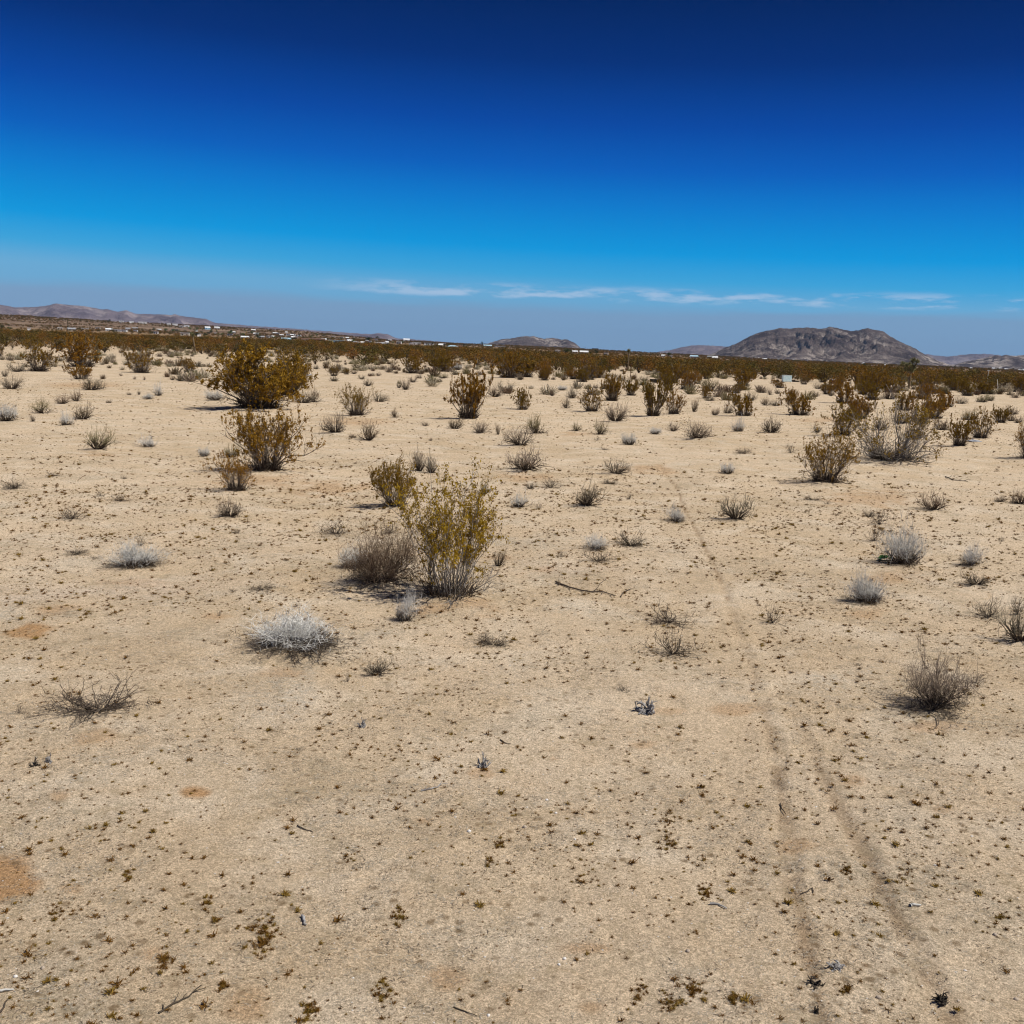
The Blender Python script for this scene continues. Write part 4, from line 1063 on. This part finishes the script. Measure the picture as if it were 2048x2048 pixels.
def build_finds():
    rnd = random.Random(3)
    st = [(1376, 1908, 9, 'stone', 'round tan stone with a dark shaded side, lower right of centre'), (1129, 1921, 7, 'white_stone', 'white stone below centre, right of its smaller twin'), (1118, 1933, 6, 'white_stone', 'smaller white stone just below another white stone, near bottom centre'),
          (938, 1668, 8, 'white_stone', 'white stone on the sand among rusty weeds below centre'), (1094, 1594, 6, 'white_stone', 'small white stone alone on the open sand, left of the ruts'), (1112, 1623, 6, 'white_stone', 'small white stone a little below another on the open sand'),
          (31, 1953, 8, 'white_stone', 'white stone at the bottom left corner'), (86, 1938, 9, 'stone', 'long tan stone beside a yellow weed patch, bottom left'), (977, 2030, 7, 'white_stone', 'white stone at the bottom edge near the centre'),
          (1989, 1880, 9, 'stone', 'grey stone with a dark left side at the right'), (1757, 2000, 10, 'stone', 'pinkish stone right of the dark root debris'), (2032, 1998, 9, 'stone', 'pinkish stone in the bottom right corner'), (1150, 1680, 5, 'white_stone', 'tiny bright stone above the middle of the bottom edge'),
          (1049, 1658, 8, 'stone', 'pinkish flat stone among weeds left of centre bottom'), (1664, 1889, 6, 'stone', 'small grey stone between the two wheel ruts')]
    cache = {}
    for i, (x, y, w, mt, lab) in enumerate(st):
        gx, gy, dep = hit(x, y); s = w * dep / F * 1.15
        o = bpy.data.objects.new('stone', rough_stone(i, M[mt])); o.location = (gx, gy, zfull(gx, gy) - .1 * s); o.rotation_euler = (0, 0, rnd.uniform(0, 6)); o.scale = (s, s, s); link(o)
        tag(o, lab, 'stone', 'stones on the sand')
    # fallen branches: photo polylines
    br = [([(1111, 1169), (1140, 1180), (1175, 1186), (1205, 1187), (1231, 1193)], .014, 'dead_twig', 'long dark fallen branch lying across the sand right of the tall yellow bush'),
          ([(1241, 1195), (1247, 1186), (1262, 1181)], .010, 'dead_twig', 'short forked twig at the end of the long fallen branch'),
          ([(318, 2031), (347, 2013), (375, 1998), (403, 1976)], .006, 'dead_twig', 'forked stick on the sand at the bottom left'),
          ([(843, 1581), (860, 1578), (875, 1571), (883, 1560)], .007, 'weathered', 'curved grey stick below the dark jagged stump'),
          ([(595, 1651), (607, 1660), (626, 1666)], .005, 'dead_twig', 'thin curved twig among weeds left of the bottom centre'),
          ([(605, 1836), (608, 1847), (613, 1853)], .010, 'weathered', 'short grey wood splinter near the bottom, left of centre'),
          ([(1419, 1810), (1436, 1812), (1453, 1822)], .008, 'weathered', 'dark curved stick left of the wheel rut'),
          ([(1817, 1823), (1829, 1821), (1841, 1823)], .010, 'white_twig', 'straight bleached white stick in the right wheel rut'),
          ([(1891, 954), (1905, 963), (1922, 964), (1936, 965)], .016, 'dead_twig', 'crooked fallen branch below the sprawling creosote'),
          ([(0, 1985), (14, 1984), (28, 1983)], .007, 'white_twig', 'bleached stick at the left edge near the bottom'),
          ([(0, 2030), (8, 2018), (15, 2004)], .006, 'dead_twig', 'dark slanting twig in the bottom left corner'),
          ([(908, 2014), (930, 2022), (955, 2032)], .004, 'dead_twig', 'thin long twig at the bottom edge, centre'),
          ([(1000, 1478), (1010, 1484), (1022, 1485)], .006, 'dead_twig', 'bent dark twig just above the dark jagged stump'),
          ([(1560, 1603), (1564, 1616), (1572, 1626)], .006, 'dead_twig', 'small dark hooked twig between the ruts'),
          ([(1625, 1793), (1624, 1783), (1610, 1792), (1600, 1795)], .005, 'dead_twig', 'bent twig on the strip between the ruts')]
    for pl, rad, mt, lab in br:
        B = MB(); W3 = []
        for x, y in pl:
            gx, gy, dep = hit(x, y); W3.append((gx, gy, zfull(gx, gy) + rad * .8))
        ox, oy, oz = W3[0]
        P3 = []
        for a, b in zip(W3[:-1], W3[1:]):
            for t in (0, .33, .66): P3.append(tuple(a[k] + (b[k] - a[k]) * t + (rnd.gauss(0, rad * .35) if k < 2 else rad * rnd.uniform(0, .6)) - (ox, oy, oz)[k] for k in range(3)))
        P3.append(tuple(W3[-1][k] - (ox, oy, oz)[k] for k in range(3)))
        B.tube(P3, rad, rad * .45, 5, 0, True)
        L0 = math.dist(P3[0], P3[-1])
        for k in range(1, len(P3) - 1, 2) if len(pl) > 3 else ():
            az = math.atan2(P3[k + 1][1] - P3[k][1], P3[k + 1][0] - P3[k][0]) + rnd.choice((-1, 1)) * rnd.uniform(.5, 1)
            q, _, _ = path(P3[k], az, rnd.uniform(1.2, 1.5), L0 * rnd.uniform(.12, .3), 3, rnd, 0, .25); B.tube(q, rad * .5, rad * .2, 4)
        o = bpy.data.objects.new('fallen_branch', B.mesh('fallen_branch', [M[mt]], True)); o.location = (ox, oy, oz); link(o); tag(o, lab, 'branch', 'sticks lying on the sand')
    # weathered stumps
    stumps = [(68, 1533, 30, 20, 'dark charred stump fragment at the far left'), (98, 1526, 24, 24, 'pale grey stump fragment right of the charred one at far left'), (724, 1452, 20, 28, 'small split grey stump below the wide silver shrub'), (968, 1526, 40, 44, 'dark jagged stump with upright splinters below centre'),
              (1297, 1422, 58, 34, 'weathered grey stump with curling arms in front of the radiating dead bush'), (1676, 1945, 60, 26, 'bleached root crown in the left rut at lower right'), (1630, 1974, 46, 24, 'black root debris left of the bleached root crown'), (1884, 2008, 42, 24, 'dark broken root lying in the right rut, bottom right'),
              (1631, 2030, 14, 24, 'small dark upright root at the bottom edge')]
    for i, (x, y, w, h, lab) in enumerate(stumps):
        gx, gy, dep = hit(x, y); ww, hh = w * dep / F * .9, h * dep / F * .8; B = MB(); r = random.Random(700 + i)
        for k in range(20):
            az = r.uniform(0, 6.28); lean = r.uniform(.35, 1.45); q, a, l = path((r.gauss(0, .12), r.gauss(0, .1), .02), az, lean, r.uniform(.2, .7) if k % 3 else r.uniform(.2, .4), 5, r, -.3, .5)
            rr = r.uniform(.03, .085); B.tube(q, rr, rr * .3, 5, 0, True)
            q2, _, _ = path(q[3], a + r.gauss(0, 1), l + r.gauss(0, .4), .25, 3, r, 0, .4); B.tube(q2, rr * .5, rr * .15, 4)
        B.v = [(a, b, abs(c)) for a, b, c in B.v]; normalise([B])
        m = M['char'] if i in (0, 6, 7, 8) else M['weathered']
        o = bpy.data.objects.new('tree_stump', B.mesh('tree_stump', [m], True)); o.location = (gx, gy, zfull(gx, gy) - .01); o.scale = (ww, ww, hh); o.rotation_euler = (0, 0, r.uniform(0, 6)); link(o); tag(o, lab, 'stump', 'weathered stumps and roots')
    # green scrap by the white shrub
    gx, gy, dep = hit(1771, 1120); w = 30 * dep / F; B = MB(); n = 9
    for i in range(n):
        for j in range(5): B.v.append(((i / (n - 1) - .5) * w, (j / 4 - .5) * w * .7, .03 + .03 * noise.noise((i * .9, j * .9, 2)) + .045 * math.sin(i / (n - 1) * 3.14)))
    for i in range(n - 1):
        for j in range(4): a = i * 5 + j; B.f.append((a, a + 5, a + 6, a + 1)); B.m.append(0)
    o = bpy.data.objects.new('plastic_scrap', B.mesh('plastic_scrap', [M['greenfoil']])); o.location = (gx, gy, zfull(gx, gy)); link(o)
    md = o.modifiers.new('thick', 'SOLIDIFY'); md.thickness = .006; tag(o, 'crumpled green scrap at the foot of the airy white shrub', 'scrap')
    # grey sheet by the creosote
    gx, gy, dep = hit(1947, 884); w = 28 * dep / F; B = MB(); B.box((0, 0, .03), (w, w * .6, .03)); B.box((w * .3, .1, .055), (w * .35, w * .5, .02))
    o = bpy.data.objects.new('metal_sheet', B.mesh('metal_sheet', [M['sheet']])); o.location = (gx, gy, zfull(gx, gy)); o.rotation_euler = (.04, .03, .4); link(o); tag(o, 'flat grey sheet lying beside the creosote bush at the right', 'sheet')

def build_discards():
    # pale blue panel box
    gx, gy, dep = hit(1573, 764); w = 18 * dep / F; h = 12.5 * dep / F
    r = empty('storage_cabinet', (gx, gy, zfull(gx, gy)), .1); B = MB(); B.box((0, 0, h / 2 + .05), (w, .6, h)); link(bpy.data.objects.new('body', B.mesh('cabinet_body', [M['panel']])), r)
    for k in (-1, 0, 1):
        B = MB(); B.box((k * w * .32, -.315, h / 2 + .05), (w * .29, .03, h * .84)); link(bpy.data.objects.new('door_panel', B.mesh('door_panel', [M['panel']])), r)
    B = MB(); B.box((0, 0, h + .075), (w + .06, .66, .05)); link(bpy.data.objects.new('lid', B.mesh('lid', [M['steel']])), r)
    for k in (-1, 1):
        B = MB(); B.box((k * w * .42, 0, .025), (.1, .5, .05)); link(bpy.data.objects.new('foot', B.mesh('foot', [M['char']])), r)
    tag(r, 'pale blue box panel standing at the edge of the scrub, right of centre', 'cabinet')
    for x, w_, lab in ((1553, 14, 'dark rubbish heap left of the pale blue panel'), (1590, 11, 'dark rubbish heap right of the pale blue panel')):
        gx, gy, dep = hit(x, 764); w = w_ * dep / F; B = MB(); q = random.Random(x)
        for _ in range(9): B.box((q.uniform(-.4, .4) * w, q.uniform(-.3, .3), q.uniform(.08, .28)), (q.uniform(.2, .5), q.uniform(.2, .5), q.uniform(.1, .3)), 0, (q.uniform(.5, 1), q.uniform(.5, 1)))
        o = bpy.data.objects.new('rubbish_heap', B.mesh('rubbish_heap', [M['char']])); o.location = (gx, gy, zfull(gx, gy)); link(o); tag(o, lab, 'rubbish')
    # dark trough
    gx, gy, dep = hit(1310, 767); w = 22 * dep / F; r = empty('wooden_trough', (gx, gy, zfull(gx, gy)), -.12)
    for sgn in (-1, 1):
        B = MB(); B.box((0, sgn * .28, .36), (w, .05, .34)); link(bpy.data.objects.new('side_board', B.mesh('side_board', [M['char']])), r)
        B = MB(); B.box((sgn * (w / 2 - .05), 0, .35), (.05, .51, .3)); link(bpy.data.objects.new('end_board', B.mesh('end_board', [M['char']])), r)
        B = MB(); B.box((sgn * (w / 2 - .15), 0, .09), (.08, .4, .18)); link(bpy.data.objects.new('leg', B.mesh('trough_leg', [M['char']])), r)
    B = MB(); B.box((0, 0, .2), (w - .16, .5, .03)); link(bpy.data.objects.new('bottom_board', B.mesh('bottom_board', [M['char']])), r)
    tag(r, 'dark wooden trough before the creosote bushes right of centre', 'trough')
    # rusty box with white lid
    gx, gy, dep = hit(1667, 768); w = 14 * dep / F; r = empty('lidded_box', (gx, gy, zfull(gx, gy)), .2)
    B = MB(); B.box((0, 0, .3), (w * .9, .7, .6), 0, (.95, .95)); link(bpy.data.objects.new('body', B.mesh('box_body', [M['rust']])), r)
    B = MB(); B.box((0, 0, .66), (w * 1.05, .85, .08)); link(bpy.data.objects.new('lid', B.mesh('box_lid', [M['r_white']])), r)
    tag(r, 'low rusty box with a flat white lid among bushes at the right', 'box')
    # posts
    for x, y, h, lean, mt, lab in ((1261, 754, 25, .0, 'rust', 'thin dark stake standing below the slender yucca tree'), (1974, 770, 30, .0, 'steel', 'pale straight post at the right above the scrub'), (1996, 779, 20, .18, 'steel', 'leaning pale post right of the straight one')):
        gx, gy, dep = hit(x, y); hh = h * dep / F; B = MB(); B.tube([(0, 0, -.1), (-lean * hh * .5, 0, hh * .5), (-lean * hh, 0, hh)], .055, .05, 6, 0, True)
        o = bpy.data.objects.new('marker_post', B.mesh('marker_post', [M[mt]])); o.location = (gx, gy, zfull(gx, gy)); link(o); tag(o, lab, 'post', 'posts in the scrub')
        if x == 1974: B = MB(); B.box((0, 0, hh - .12), (.5, .05, .12)); link(bpy.data.objects.new('cross_bar', B.mesh('cross_bar', [M['steel']])), o)
    gx, gy, dep = hit(617, 752); B = MB(); B.box((0, 0, .12), (.75, .4, .22), 0, (.8, .8)); o = bpy.data.objects.new('plastic_tub', B.mesh('plastic_tub', [M['r_white']])); o.location = (gx, gy, zfull(gx, gy)); link(o)
    tag(o, 'small white tub on the sand under the creosote right of the massive one', 'tub')

def yucca(px, py, w, h, arms, seed, lab, lean=0.0, dist=None):
    if dist: gx, gy = at_dist(px, dist); dep = dist
    else: gx, gy, dep = hit(px, py)
    hh, ww = h * dep / F, w * dep / F; rnd = random.Random(seed)
    r = empty('yucca_tree', (gx, gy, zfull(gx, gy) - .05)); B = MB()
    top = (lean * hh, 0, hh * (.52 if arms > 3 else .82)); B.tube([(0, 0, 0), (lean * hh * .4, .02, top[2] * .45), top], hh * .035 + .03, hh * .028 + .02, 7)
    link(bpy.data.objects.new('trunk', B.mesh('yucca_trunk', [M['josh_bark']], True)), r)
    ends = []
    for i in range(arms):
        az = 6.283 * i / arms + rnd.uniform(-.3, .3); ln = hh * (.36 if arms > 3 else .1) * rnd.uniform(.75, 1.25)
        st = (top[0], 0, top[2] * rnd.uniform(.7, 1)) if arms > 3 else top
        q, a, l = path(st, az, rnd.uniform(.5, 1.2) if i else .05, ln * (1.5 if not i and arms > 3 else 1), 4, rnd, .5, .15)
        q = [(top[0] + (x - top[0]) * min(1.3, ww / hh * 1.2), y, z) for x, y, z in q]
        B = MB(); B.tube(q, hh * .026, hh * .02, 6); br = link(bpy.data.objects.new('branch', B.mesh('yucca_branch', [M['josh_bark']], True)), r)
        for c in ([q[-1], q[2]] if arms > 3 else [q[-1]]):
            B = MB(); R = hh * (.085 if arms > 3 else .09) * rnd.uniform(.85, 1.2)
            for _ in range(150):
                d = dirv(rnd.uniform(0, 6.28), math.acos(rnd.uniform(-.6, 1))); b = (c[0] + d[0] * R * .1, c[1] + d[1] * R * .1, c[2] + rnd.uniform(-.5, .3) * R)
                e = (b[0] + d[0] * R, b[1] + d[1] * R, b[2] + d[2] * R * .9 + R * .15); m_ = tuple((b[k] + e[k]) / 2 for k in range(3)); B.ribbon([b, m_, e], R * .14, R * .04, rnd)
            link(bpy.data.objects.new('leaf_cluster', B.mesh('leaf_cluster', [M['josh_leaf']])), br)
    tag(r, lab, 'yucca tree', 'yucca trees in the scrub')

def build_town():
    rnd = random.Random(21)
    def house_mesh(kind, w, d, h, wm, rm, parts=True):
        pass
    cache = {}
    def house(px, py, w, h, wall, roof, lab, style='gable', D=None, parts=True, group='houses of the distant settlement'):
        if D: gx, gy = at_dist(px, D); dep = D
        else:
            gx, gy, dep = hit(px, py - 1)
            if dep > 3600: gx, gy = at_dist(px, 3300); dep = 3300
        ww, hh = w * dep / F * 1.0, max(2.4, h * dep / F) * 1.25; dd = min(ww, 9) * rnd.uniform(.7, 1)
        z = float(terrain(gx, gy)) - .4
        o = empty('house', (gx, gy, z), math.atan2(-gx, gy) + rnd.uniform(-.25, .25))
        wh = hh * (.62 if style in ('gable', 'hip') else .86)
        B = MB(); B.box((0, 0, wh / 2), (ww, dd, wh)); link(bpy.data.objects.new('wall', B.mesh('house_wall', [M['w_' + wall]])), o)
        B = MB()
        if style == 'gable':
            e = .4; x, y, z0, z1 = ww / 2 + e, dd / 2 + e, wh - .05, hh
            B.v = [(-x, -y, z0), (x, -y, z0), (x, y, z0), (-x, y, z0), (-x, 0, z1), (x, 0, z1)]; B.f = [(0, 1, 5, 4), (2, 3, 4, 5), (0, 4, 3), (1, 2, 5), (3, 2, 1, 0)]; B.m = [0] * 5
        elif style == 'hip':
            e = .6; x, y, z0, z1 = ww / 2 + e, dd / 2 + e, wh - .05, hh
            B.v = [(-x, -y, z0), (x, -y, z0), (x, y, z0), (-x, y, z0), (-x * .35, 0, z1), (x * .35, 0, z1)]; B.f = [(0, 1, 5, 4), (2, 3, 4, 5), (0, 4, 3), (1, 2, 5), (3, 2, 1, 0)]; B.m = [0] * 5
        else: B.box((0, 0, wh + hh * .05), (ww + .5, dd + .5, hh * .1))
        link(bpy.data.objects.new('roof', B.mesh('house_roof', [M['r_' + roof]])), o)
        if parts and w >= 8:
            n = max(2, int(ww / 5))
            for k in range(n):
                x = (k + .5) / n * ww - ww / 2
                if k == n // 2: B = MB(); B.box((x, -dd / 2 - .04, wh * .4), (1.0, .08, min(2.1, wh * .8))); link(bpy.data.objects.new('door', B.mesh('door', [M['w_brown']])), o)
                else: B = MB(); B.box((x, -dd / 2 - .03, wh * .58), (1.4, .06, min(1.1, wh * .4))); link(bpy.data.objects.new('window', B.mesh('window', [M['pane']])), o)
        tag(o, lab, 'house', group)
    lt = 'tiny white house scattered on the left slope of the settlement'
    mt_ = 'tiny pale house in the middle of the distant settlement'
    hs = [(58, 663, 6, 4, 'white', 'white', 'lone small white trailer at the front of the settlement, far left', 'flat'), (120, 661, 10, 3, 'cream', 'white', lt, 'flat'), (143, 663, 14, 6, 'cream', 'grey', 'grey-roofed house right beneath the tall thin cypress', 'gable'),
          (170, 662, 14, 4, 'tan', 'white', lt, 'flat'), (196, 659, 8, 3, 'white', 'grey', lt, 'flat'), (218, 663, 12, 5, 'white', 'white', 'bright white house left of the long white one', 'gable'), (241, 665, 24, 4, 'white', 'white', 'long low white building in the left settlement', 'flat'),
          (256, 662, 8, 5, 'white', 'grey', lt, 'gable'), (271, 665, 8, 3, 'white', 'white', lt, 'flat'), (270, 659, 10, 3, 'cream', 'grey', lt, 'gable'), (318, 662, 8, 3, 'white', 'white', lt, 'gable'), (350, 662, 14, 3, 'tan', 'grey', lt, 'flat'), (312, 669, 8, 3, 'white', 'grey', lt, 'flat'),
          (370, 673, 17, 6, 'cream', 'white', 'cream low building beside the leaning yucca tree', 'flat'), (398, 674, 7, 4, 'white', 'white', lt, 'flat'), (415, 660, 10, 5, 'blue', 'white', lt, 'gable'), (434, 659, 10, 4, 'white', 'white', lt, 'gable'), (507, 663, 8, 3, 'white', 'white', lt, 'gable'),
          (512, 671, 9, 4, 'cream', 'white', lt, 'gable'), (490, 679, 14, 4, 'tan', 'white', 'pale low house at the scrub edge, left of a round dark tree', 'gable'), (460, 673, 10, 3, 'grey', 'grey', lt, 'flat'), (522, 678, 12, 4, 'grey', 'grey', lt, 'gable'), (538, 677, 10, 3, 'white', 'grey', lt, 'flat'),
          (572, 683, 17, 6, 'white', 'blue', 'white house with blue-grey roof at the scrub edge left of centre', 'gable'), (591, 679, 8, 3, 'white', 'white', mt_, 'flat'), (582, 672, 18, 3, 'white', 'white', 'long white roof high in the middle settlement', 'flat'), (598, 674, 8, 3, 'white', 'grey', mt_, 'gable'),
          (610, 683, 14, 4, 'white', 'brown', mt_, 'gable'), (634, 683, 30, 5, 'brown', 'brown', 'long brown barn left of the light blue building', 'gable'), (661, 687, 8, 3.5, 'green', 'white', 'small green shed at the left end of the light blue building', 'flat'), (678, 688, 20, 4.5, 'blue', 'blue', 'long light blue building left of centre', 'flat'),
          (712, 691, 10, 6, 'white', 'grey', 'white house with grey roof right of the light blue building', 'gable'), (725, 691, 6, 5, 'white', 'white', mt_, 'gable'), (753, 692, 5, 4, 'white', 'white', mt_, 'flat'), (766, 692, 11, 5, 'yellow', 'grey', 'small yellow house left of centre', 'gable'), (813, 684, 12, 5, 'white', 'white', 'white barn high on the settlement edge, left of centre', 'gable'),
          (798, 689, 10, 3, 'white', 'white', mt_, 'flat'), (831, 691, 18, 3.5, 'white', 'white', mt_, 'flat'), (858, 691, 20, 3.5, 'white', 'grey', mt_, 'flat'), (881, 694, 8, 3, 'cream', 'white', mt_, 'gable'), (905, 698, 22, 6, 'cream', 'blue', 'house with a pale blue hipped roof left of a round bush, near centre', 'hip'),
          (921, 698, 8, 5, 'brown', 'brown', 'brown shed between the hipped-roof house and a round tree', 'gable'), (975, 695, 16, 4, 'white', 'blue', 'blue-roofed house below the flat-topped hill', 'gable'), (1000, 696, 20, 3, 'white', 'grey', mt_, 'flat'), (1115, 706, 9, 4, 'white', 'white', 'white house left of the big dark tree at centre', 'flat'),
          (1150, 707, 10, 4, 'white', 'white', 'white house right of the big dark tree at centre', 'gable'), (1168, 709, 16, 6, 'tan', 'white', 'tan house with pale roof, second right of the big dark tree', 'gable'), (1212, 712, 8, 4, 'white', 'white', 'white trailer left of the slender yucca tree', 'flat'), (1190, 700, 12, 3, 'dark', 'brown', 'dark roofed shelter on the skyline right of centre', 'flat'),
          (1326, 715, 6, 4, 'white', 'white', 'white hut left of a small tree, right of centre', 'gable'), (1342, 717, 5, 4, 'white', 'white', 'tiny white hut right of a small tree, right of centre', 'flat'), (1388, 717, 14, 5, 'white', 'blue', 'blue-white house at the foot of the far blue hill', 'gable'), (1419, 717, 9, 4, 'grey', 'grey', 'grey house left of the white gabled one', 'gable'),
          (1430, 721, 9, 7, 'white', 'white', 'bright white gabled house left of the big mountain', 'gable')]
    for px, py, w, h, a, b, lab, st in hs: house(px, py, w, h, a, b, lab, st)
    for px, py, w in ((243, 646, 9), (262, 647, 9), (285, 648, 16), (337, 651, 8), (350, 652, 10), (362, 656, 8), (373, 655, 10)):
        house(px, py, w, 3.2, 'white', 'white', 'tiny white house on the ridge of the left slope', 'flat', None, False, 'white houses on the left ridge')
    for i in range(30):
        px = rnd.uniform(380, 900); base = float(lerp_tab(px, [(380, 657), (600, 668), (760, 680), (900, 690)])); py = base + rnd.uniform(1, 12)
        house(px, py, rnd.uniform(4, 9), 3, rnd.choice(('white', 'cream', 'grey', 'tan')), rnd.choice(('white', 'white', 'grey', 'brown')), mt_, rnd.choice(('flat', 'gable')), None, False)
    for i in range(75):
        px = rnd.choice((rnd.uniform(1480, 1600), rnd.uniform(1600, 2048), rnd.uniform(1800, 2048), rnd.uniform(1930, 2090)))
        D = rnd.uniform(2300, 3600); w = rnd.uniform(2.5, 6)
        house(px, 0, w, rnd.uniform(1.6, 2.6), rnd.choice(('white', 'white', 'cream', 'tan')), rnd.choice(('white', 'white', 'grey')), 'speck-sized pale house along the foot of the big mountain', rnd.choice(('flat', 'gable')), D, False, 'houses at the foot of the mountains')
    # trees of the settlement
    tms = []
    for i in range(4):
        r = random.Random(900 + i); B = MB()
        lob = [(r.uniform(-.3, .3), r.uniform(-.3, .3), r.uniform(.4, .8), r.uniform(.14, .25)) for _ in range(7)]
        for _ in range(420):
            a = r.choice(lob); B.leaf((a[0] + r.gauss(0, a[3] * .6), a[1] + r.gauss(0, a[3] * .6), max(.16, a[2] + r.gauss(0, a[3] * .6))), .055 * r.uniform(.5, 1.2), r)
        T = MB(); T.tube([(0, 0, -.05), (.02, 0, .25), (0, .02, .6)], .045, .02, 6)
        for k in range(4): q, _, _ = path((0, 0, .3), r.uniform(0, 6.28), .7, .35, 3, r, .2, .1); T.tube(q, .02, .008, 4)
        normalise([T, B]); tms.append((T.mesh('tree_trunk', [M['bark']]), B.mesh('tree_crown', [M['tree_leaf']]), B.mesh('tree_crown', [M['tree_leaf2']])))
    def tree(px, py, w, h, lab, light=False, D=None, name='settlement_tree'):
        if D: gx, gy = at_dist(px, D); dep = D
        else:
            gx, gy, dep = hit(px, py)
            if dep > 3600: gx, gy = at_dist(px, 3200); dep = 3200
        o = empty(name, (gx, gy, float(terrain(gx, gy)) - .3), rnd.uniform(0, 6.28), (w * dep / F, w * dep / F, h * dep / F)); a, b, c = rnd.choice(tms)
        link(bpy.data.objects.new('trunk', a), o); link(bpy.data.objects.new('crown', c if light else b), o); tag(o, lab, 'tree', 'trees of the distant settlement')
    for px, py, w, h, lt_, lab in [(4, 660, 14, 15, 0, 'dark green tree at the left edge of the settlement'), (18, 661, 9, 9, 1, 'lighter green tree just right of the one at the left edge'), (218, 646, 8, 8, 0, 'dark tree on the left ridge skyline'), (393, 674, 13, 10, 0, 'dark tree right of the leaning yucca'),
                                   (409, 673, 9, 7, 0, 'small dark tree second right of the leaning yucca'), (516, 678, 13, 11, 0, 'round dark tree behind the pale low house'), (610, 681, 12, 9, 0, 'round dark tree left of the long brown barn'), (705, 689, 14, 10, 1, 'green tree between the light blue building and the white house'),
                                   (737, 685, 18, 12, 0, 'broad dark tree above the small yellow house'), (754, 680, 10, 8, 0, 'dark tree on the skyline above the small yellow house'), (929, 699, 12, 11, 0, 'round dark bush-like tree beside the hipped-roof house'), (965, 692, 7, 9, 0, 'thin dark tree left of the flat-topped hill'),
                                   (1132, 708, 24, 13, 0, 'big rounded dark tree at the centre of the skyline'), (1181, 709, 9, 7, 0, 'small dark tree right of the tan house'), (1192, 709, 9, 10, 0, 'upright dark tree right of the tan house'), (1337, 715, 11, 12, 0, 'dark tree between two white huts'),
                                   (1730, 733, 12, 8, 0, 'dark rounded tree at the foot of the big mountain'), (1830, 732, 9, 6, 0, 'small dark tree behind the many-armed yucca')]:
        tree(px, py, w, h, lab, bool(lt_))
    # tall thin cypresses
    for px, py, h, w, lab in ((136, 660, 20, 3.2, 'tall thin dark cypress on the left slope'), (224, 663, 10, 3, 'short dark cypress behind the bright white house')):
        gx, gy, dep = hit(px, py); r = random.Random(px); B = MB()
        for _ in range(500):
            t = r.random(); q = .5 * math.sin(3.14 * min(1, t * .75 + .2)) * r.random() ** .5; a = r.uniform(0, 6.28); B.leaf((math.cos(a) * q, math.sin(a) * q, .04 + t * .96), .05, r)
        B.v = [(x * 1.0, y, z) for x, y, z in B.v]
        s = dep / F; o = empty('cypress_tree', (gx, gy, float(terrain(gx, gy)) - .3), 0, (w * s, w * s, h * s)); link(bpy.data.objects.new('crown', B.mesh('cypress_crown', [M['tree_leaf']])), o)
        T = MB(); T.tube([(0, 0, 0), (0, 0, .5), (0, 0, .9)], .12, .04, 6); link(bpy.data.objects.new('trunk', T.mesh('cypress_trunk', [M['bark']])), o); tag(o, lab, 'tree')
    for i in range(80):
        px = rnd.uniform(300, 900); base = float(lerp_tab(px, [(380, 657), (600, 668), (760, 680), (900, 690)])); tree(px, base + rnd.uniform(2, 13), rnd.uniform(5, 11), rnd.uniform(4, 7), 'small green tree among the houses of the left settlement', rnd.random() < .6)
    for i in range(30):
        tree(rnd.uniform(1500, 2060), 0, rnd.uniform(3, 7), rnd.uniform(2, 4), 'speck-sized dark tree along the foot of the mountains', False, rnd.uniform(2300, 3500))
    # utility poles
    for px, py, h in ((890, 694, 9), (951, 697, 9), (1228, 712, 13), (1267, 716, 9), (1452, 722, 9), (370, 664, 8), (80, 663, 9), (1170, 701, 9), (1905, 745, 12)):
        gx, gy, dep = hit(px, py); dep = min(dep, 1800)
        if dep >= 1800: gx, gy = at_dist(px, 1800)
        hh = h * dep / F; o = empty('utility_pole', (gx, gy, float(terrain(gx, gy)) - .3), math.atan2(-gx, gy))
        B = MB(); B.tube([(0, 0, 0), (0, 0, hh / 2), (0, 0, hh)], .22, .16, 6, 0, True); link(bpy.data.objects.new('pole', B.mesh('pole', [M['pole']])), o)
        B = MB(); B.box((0, -.2, hh * .9), (2.4, .18, .2)); link(bpy.data.objects.new('cross_arm', B.mesh('cross_arm', [M['pole']])), o); tag(o, 'thin dark utility pole on the skyline', 'utility pole', 'utility poles on the skyline')

def build_haze():
    B = MB(); B.box((0, 0, 190), (37000, 37000, 404)); m = bpy.data.materials.new('haze'); m.use_nodes = True; t = m.node_tree; t.nodes.clear()
    o = t.nodes.new('ShaderNodeOutputMaterial'); v = t.nodes.new('ShaderNodeVolumePrincipled'); v.inputs['Color'].default_value = (.38, .64, 1, 1); v.inputs['Density'].default_value = 1.8e-5; v.inputs['Anisotropy'].default_value = 0.0
    t.links.new(v.outputs[0], o.inputs['Volume']); ob = link(bpy.data.objects.new('haze', B.mesh('haze', [m]))); tag(ob, kind='stuff')

build_mountains()
build_plants()
build_ground()
build_belt()
build_small()
build_finds()
build_discards()
yucca(1818, 777, 44, 66, 9, 4, 'many-armed yucca tree rising over the scrub in front of the mountain foot')
yucca(1256, 738, 9, 40, 2, 6, 'slender yucca tree with a two-headed top right of centre', .0)
yucca(391, 708, 10, 41, 2, 8, 'leaning pale-trunked yucca tree before the left settlement', -.12)
build_town()
build_haze()
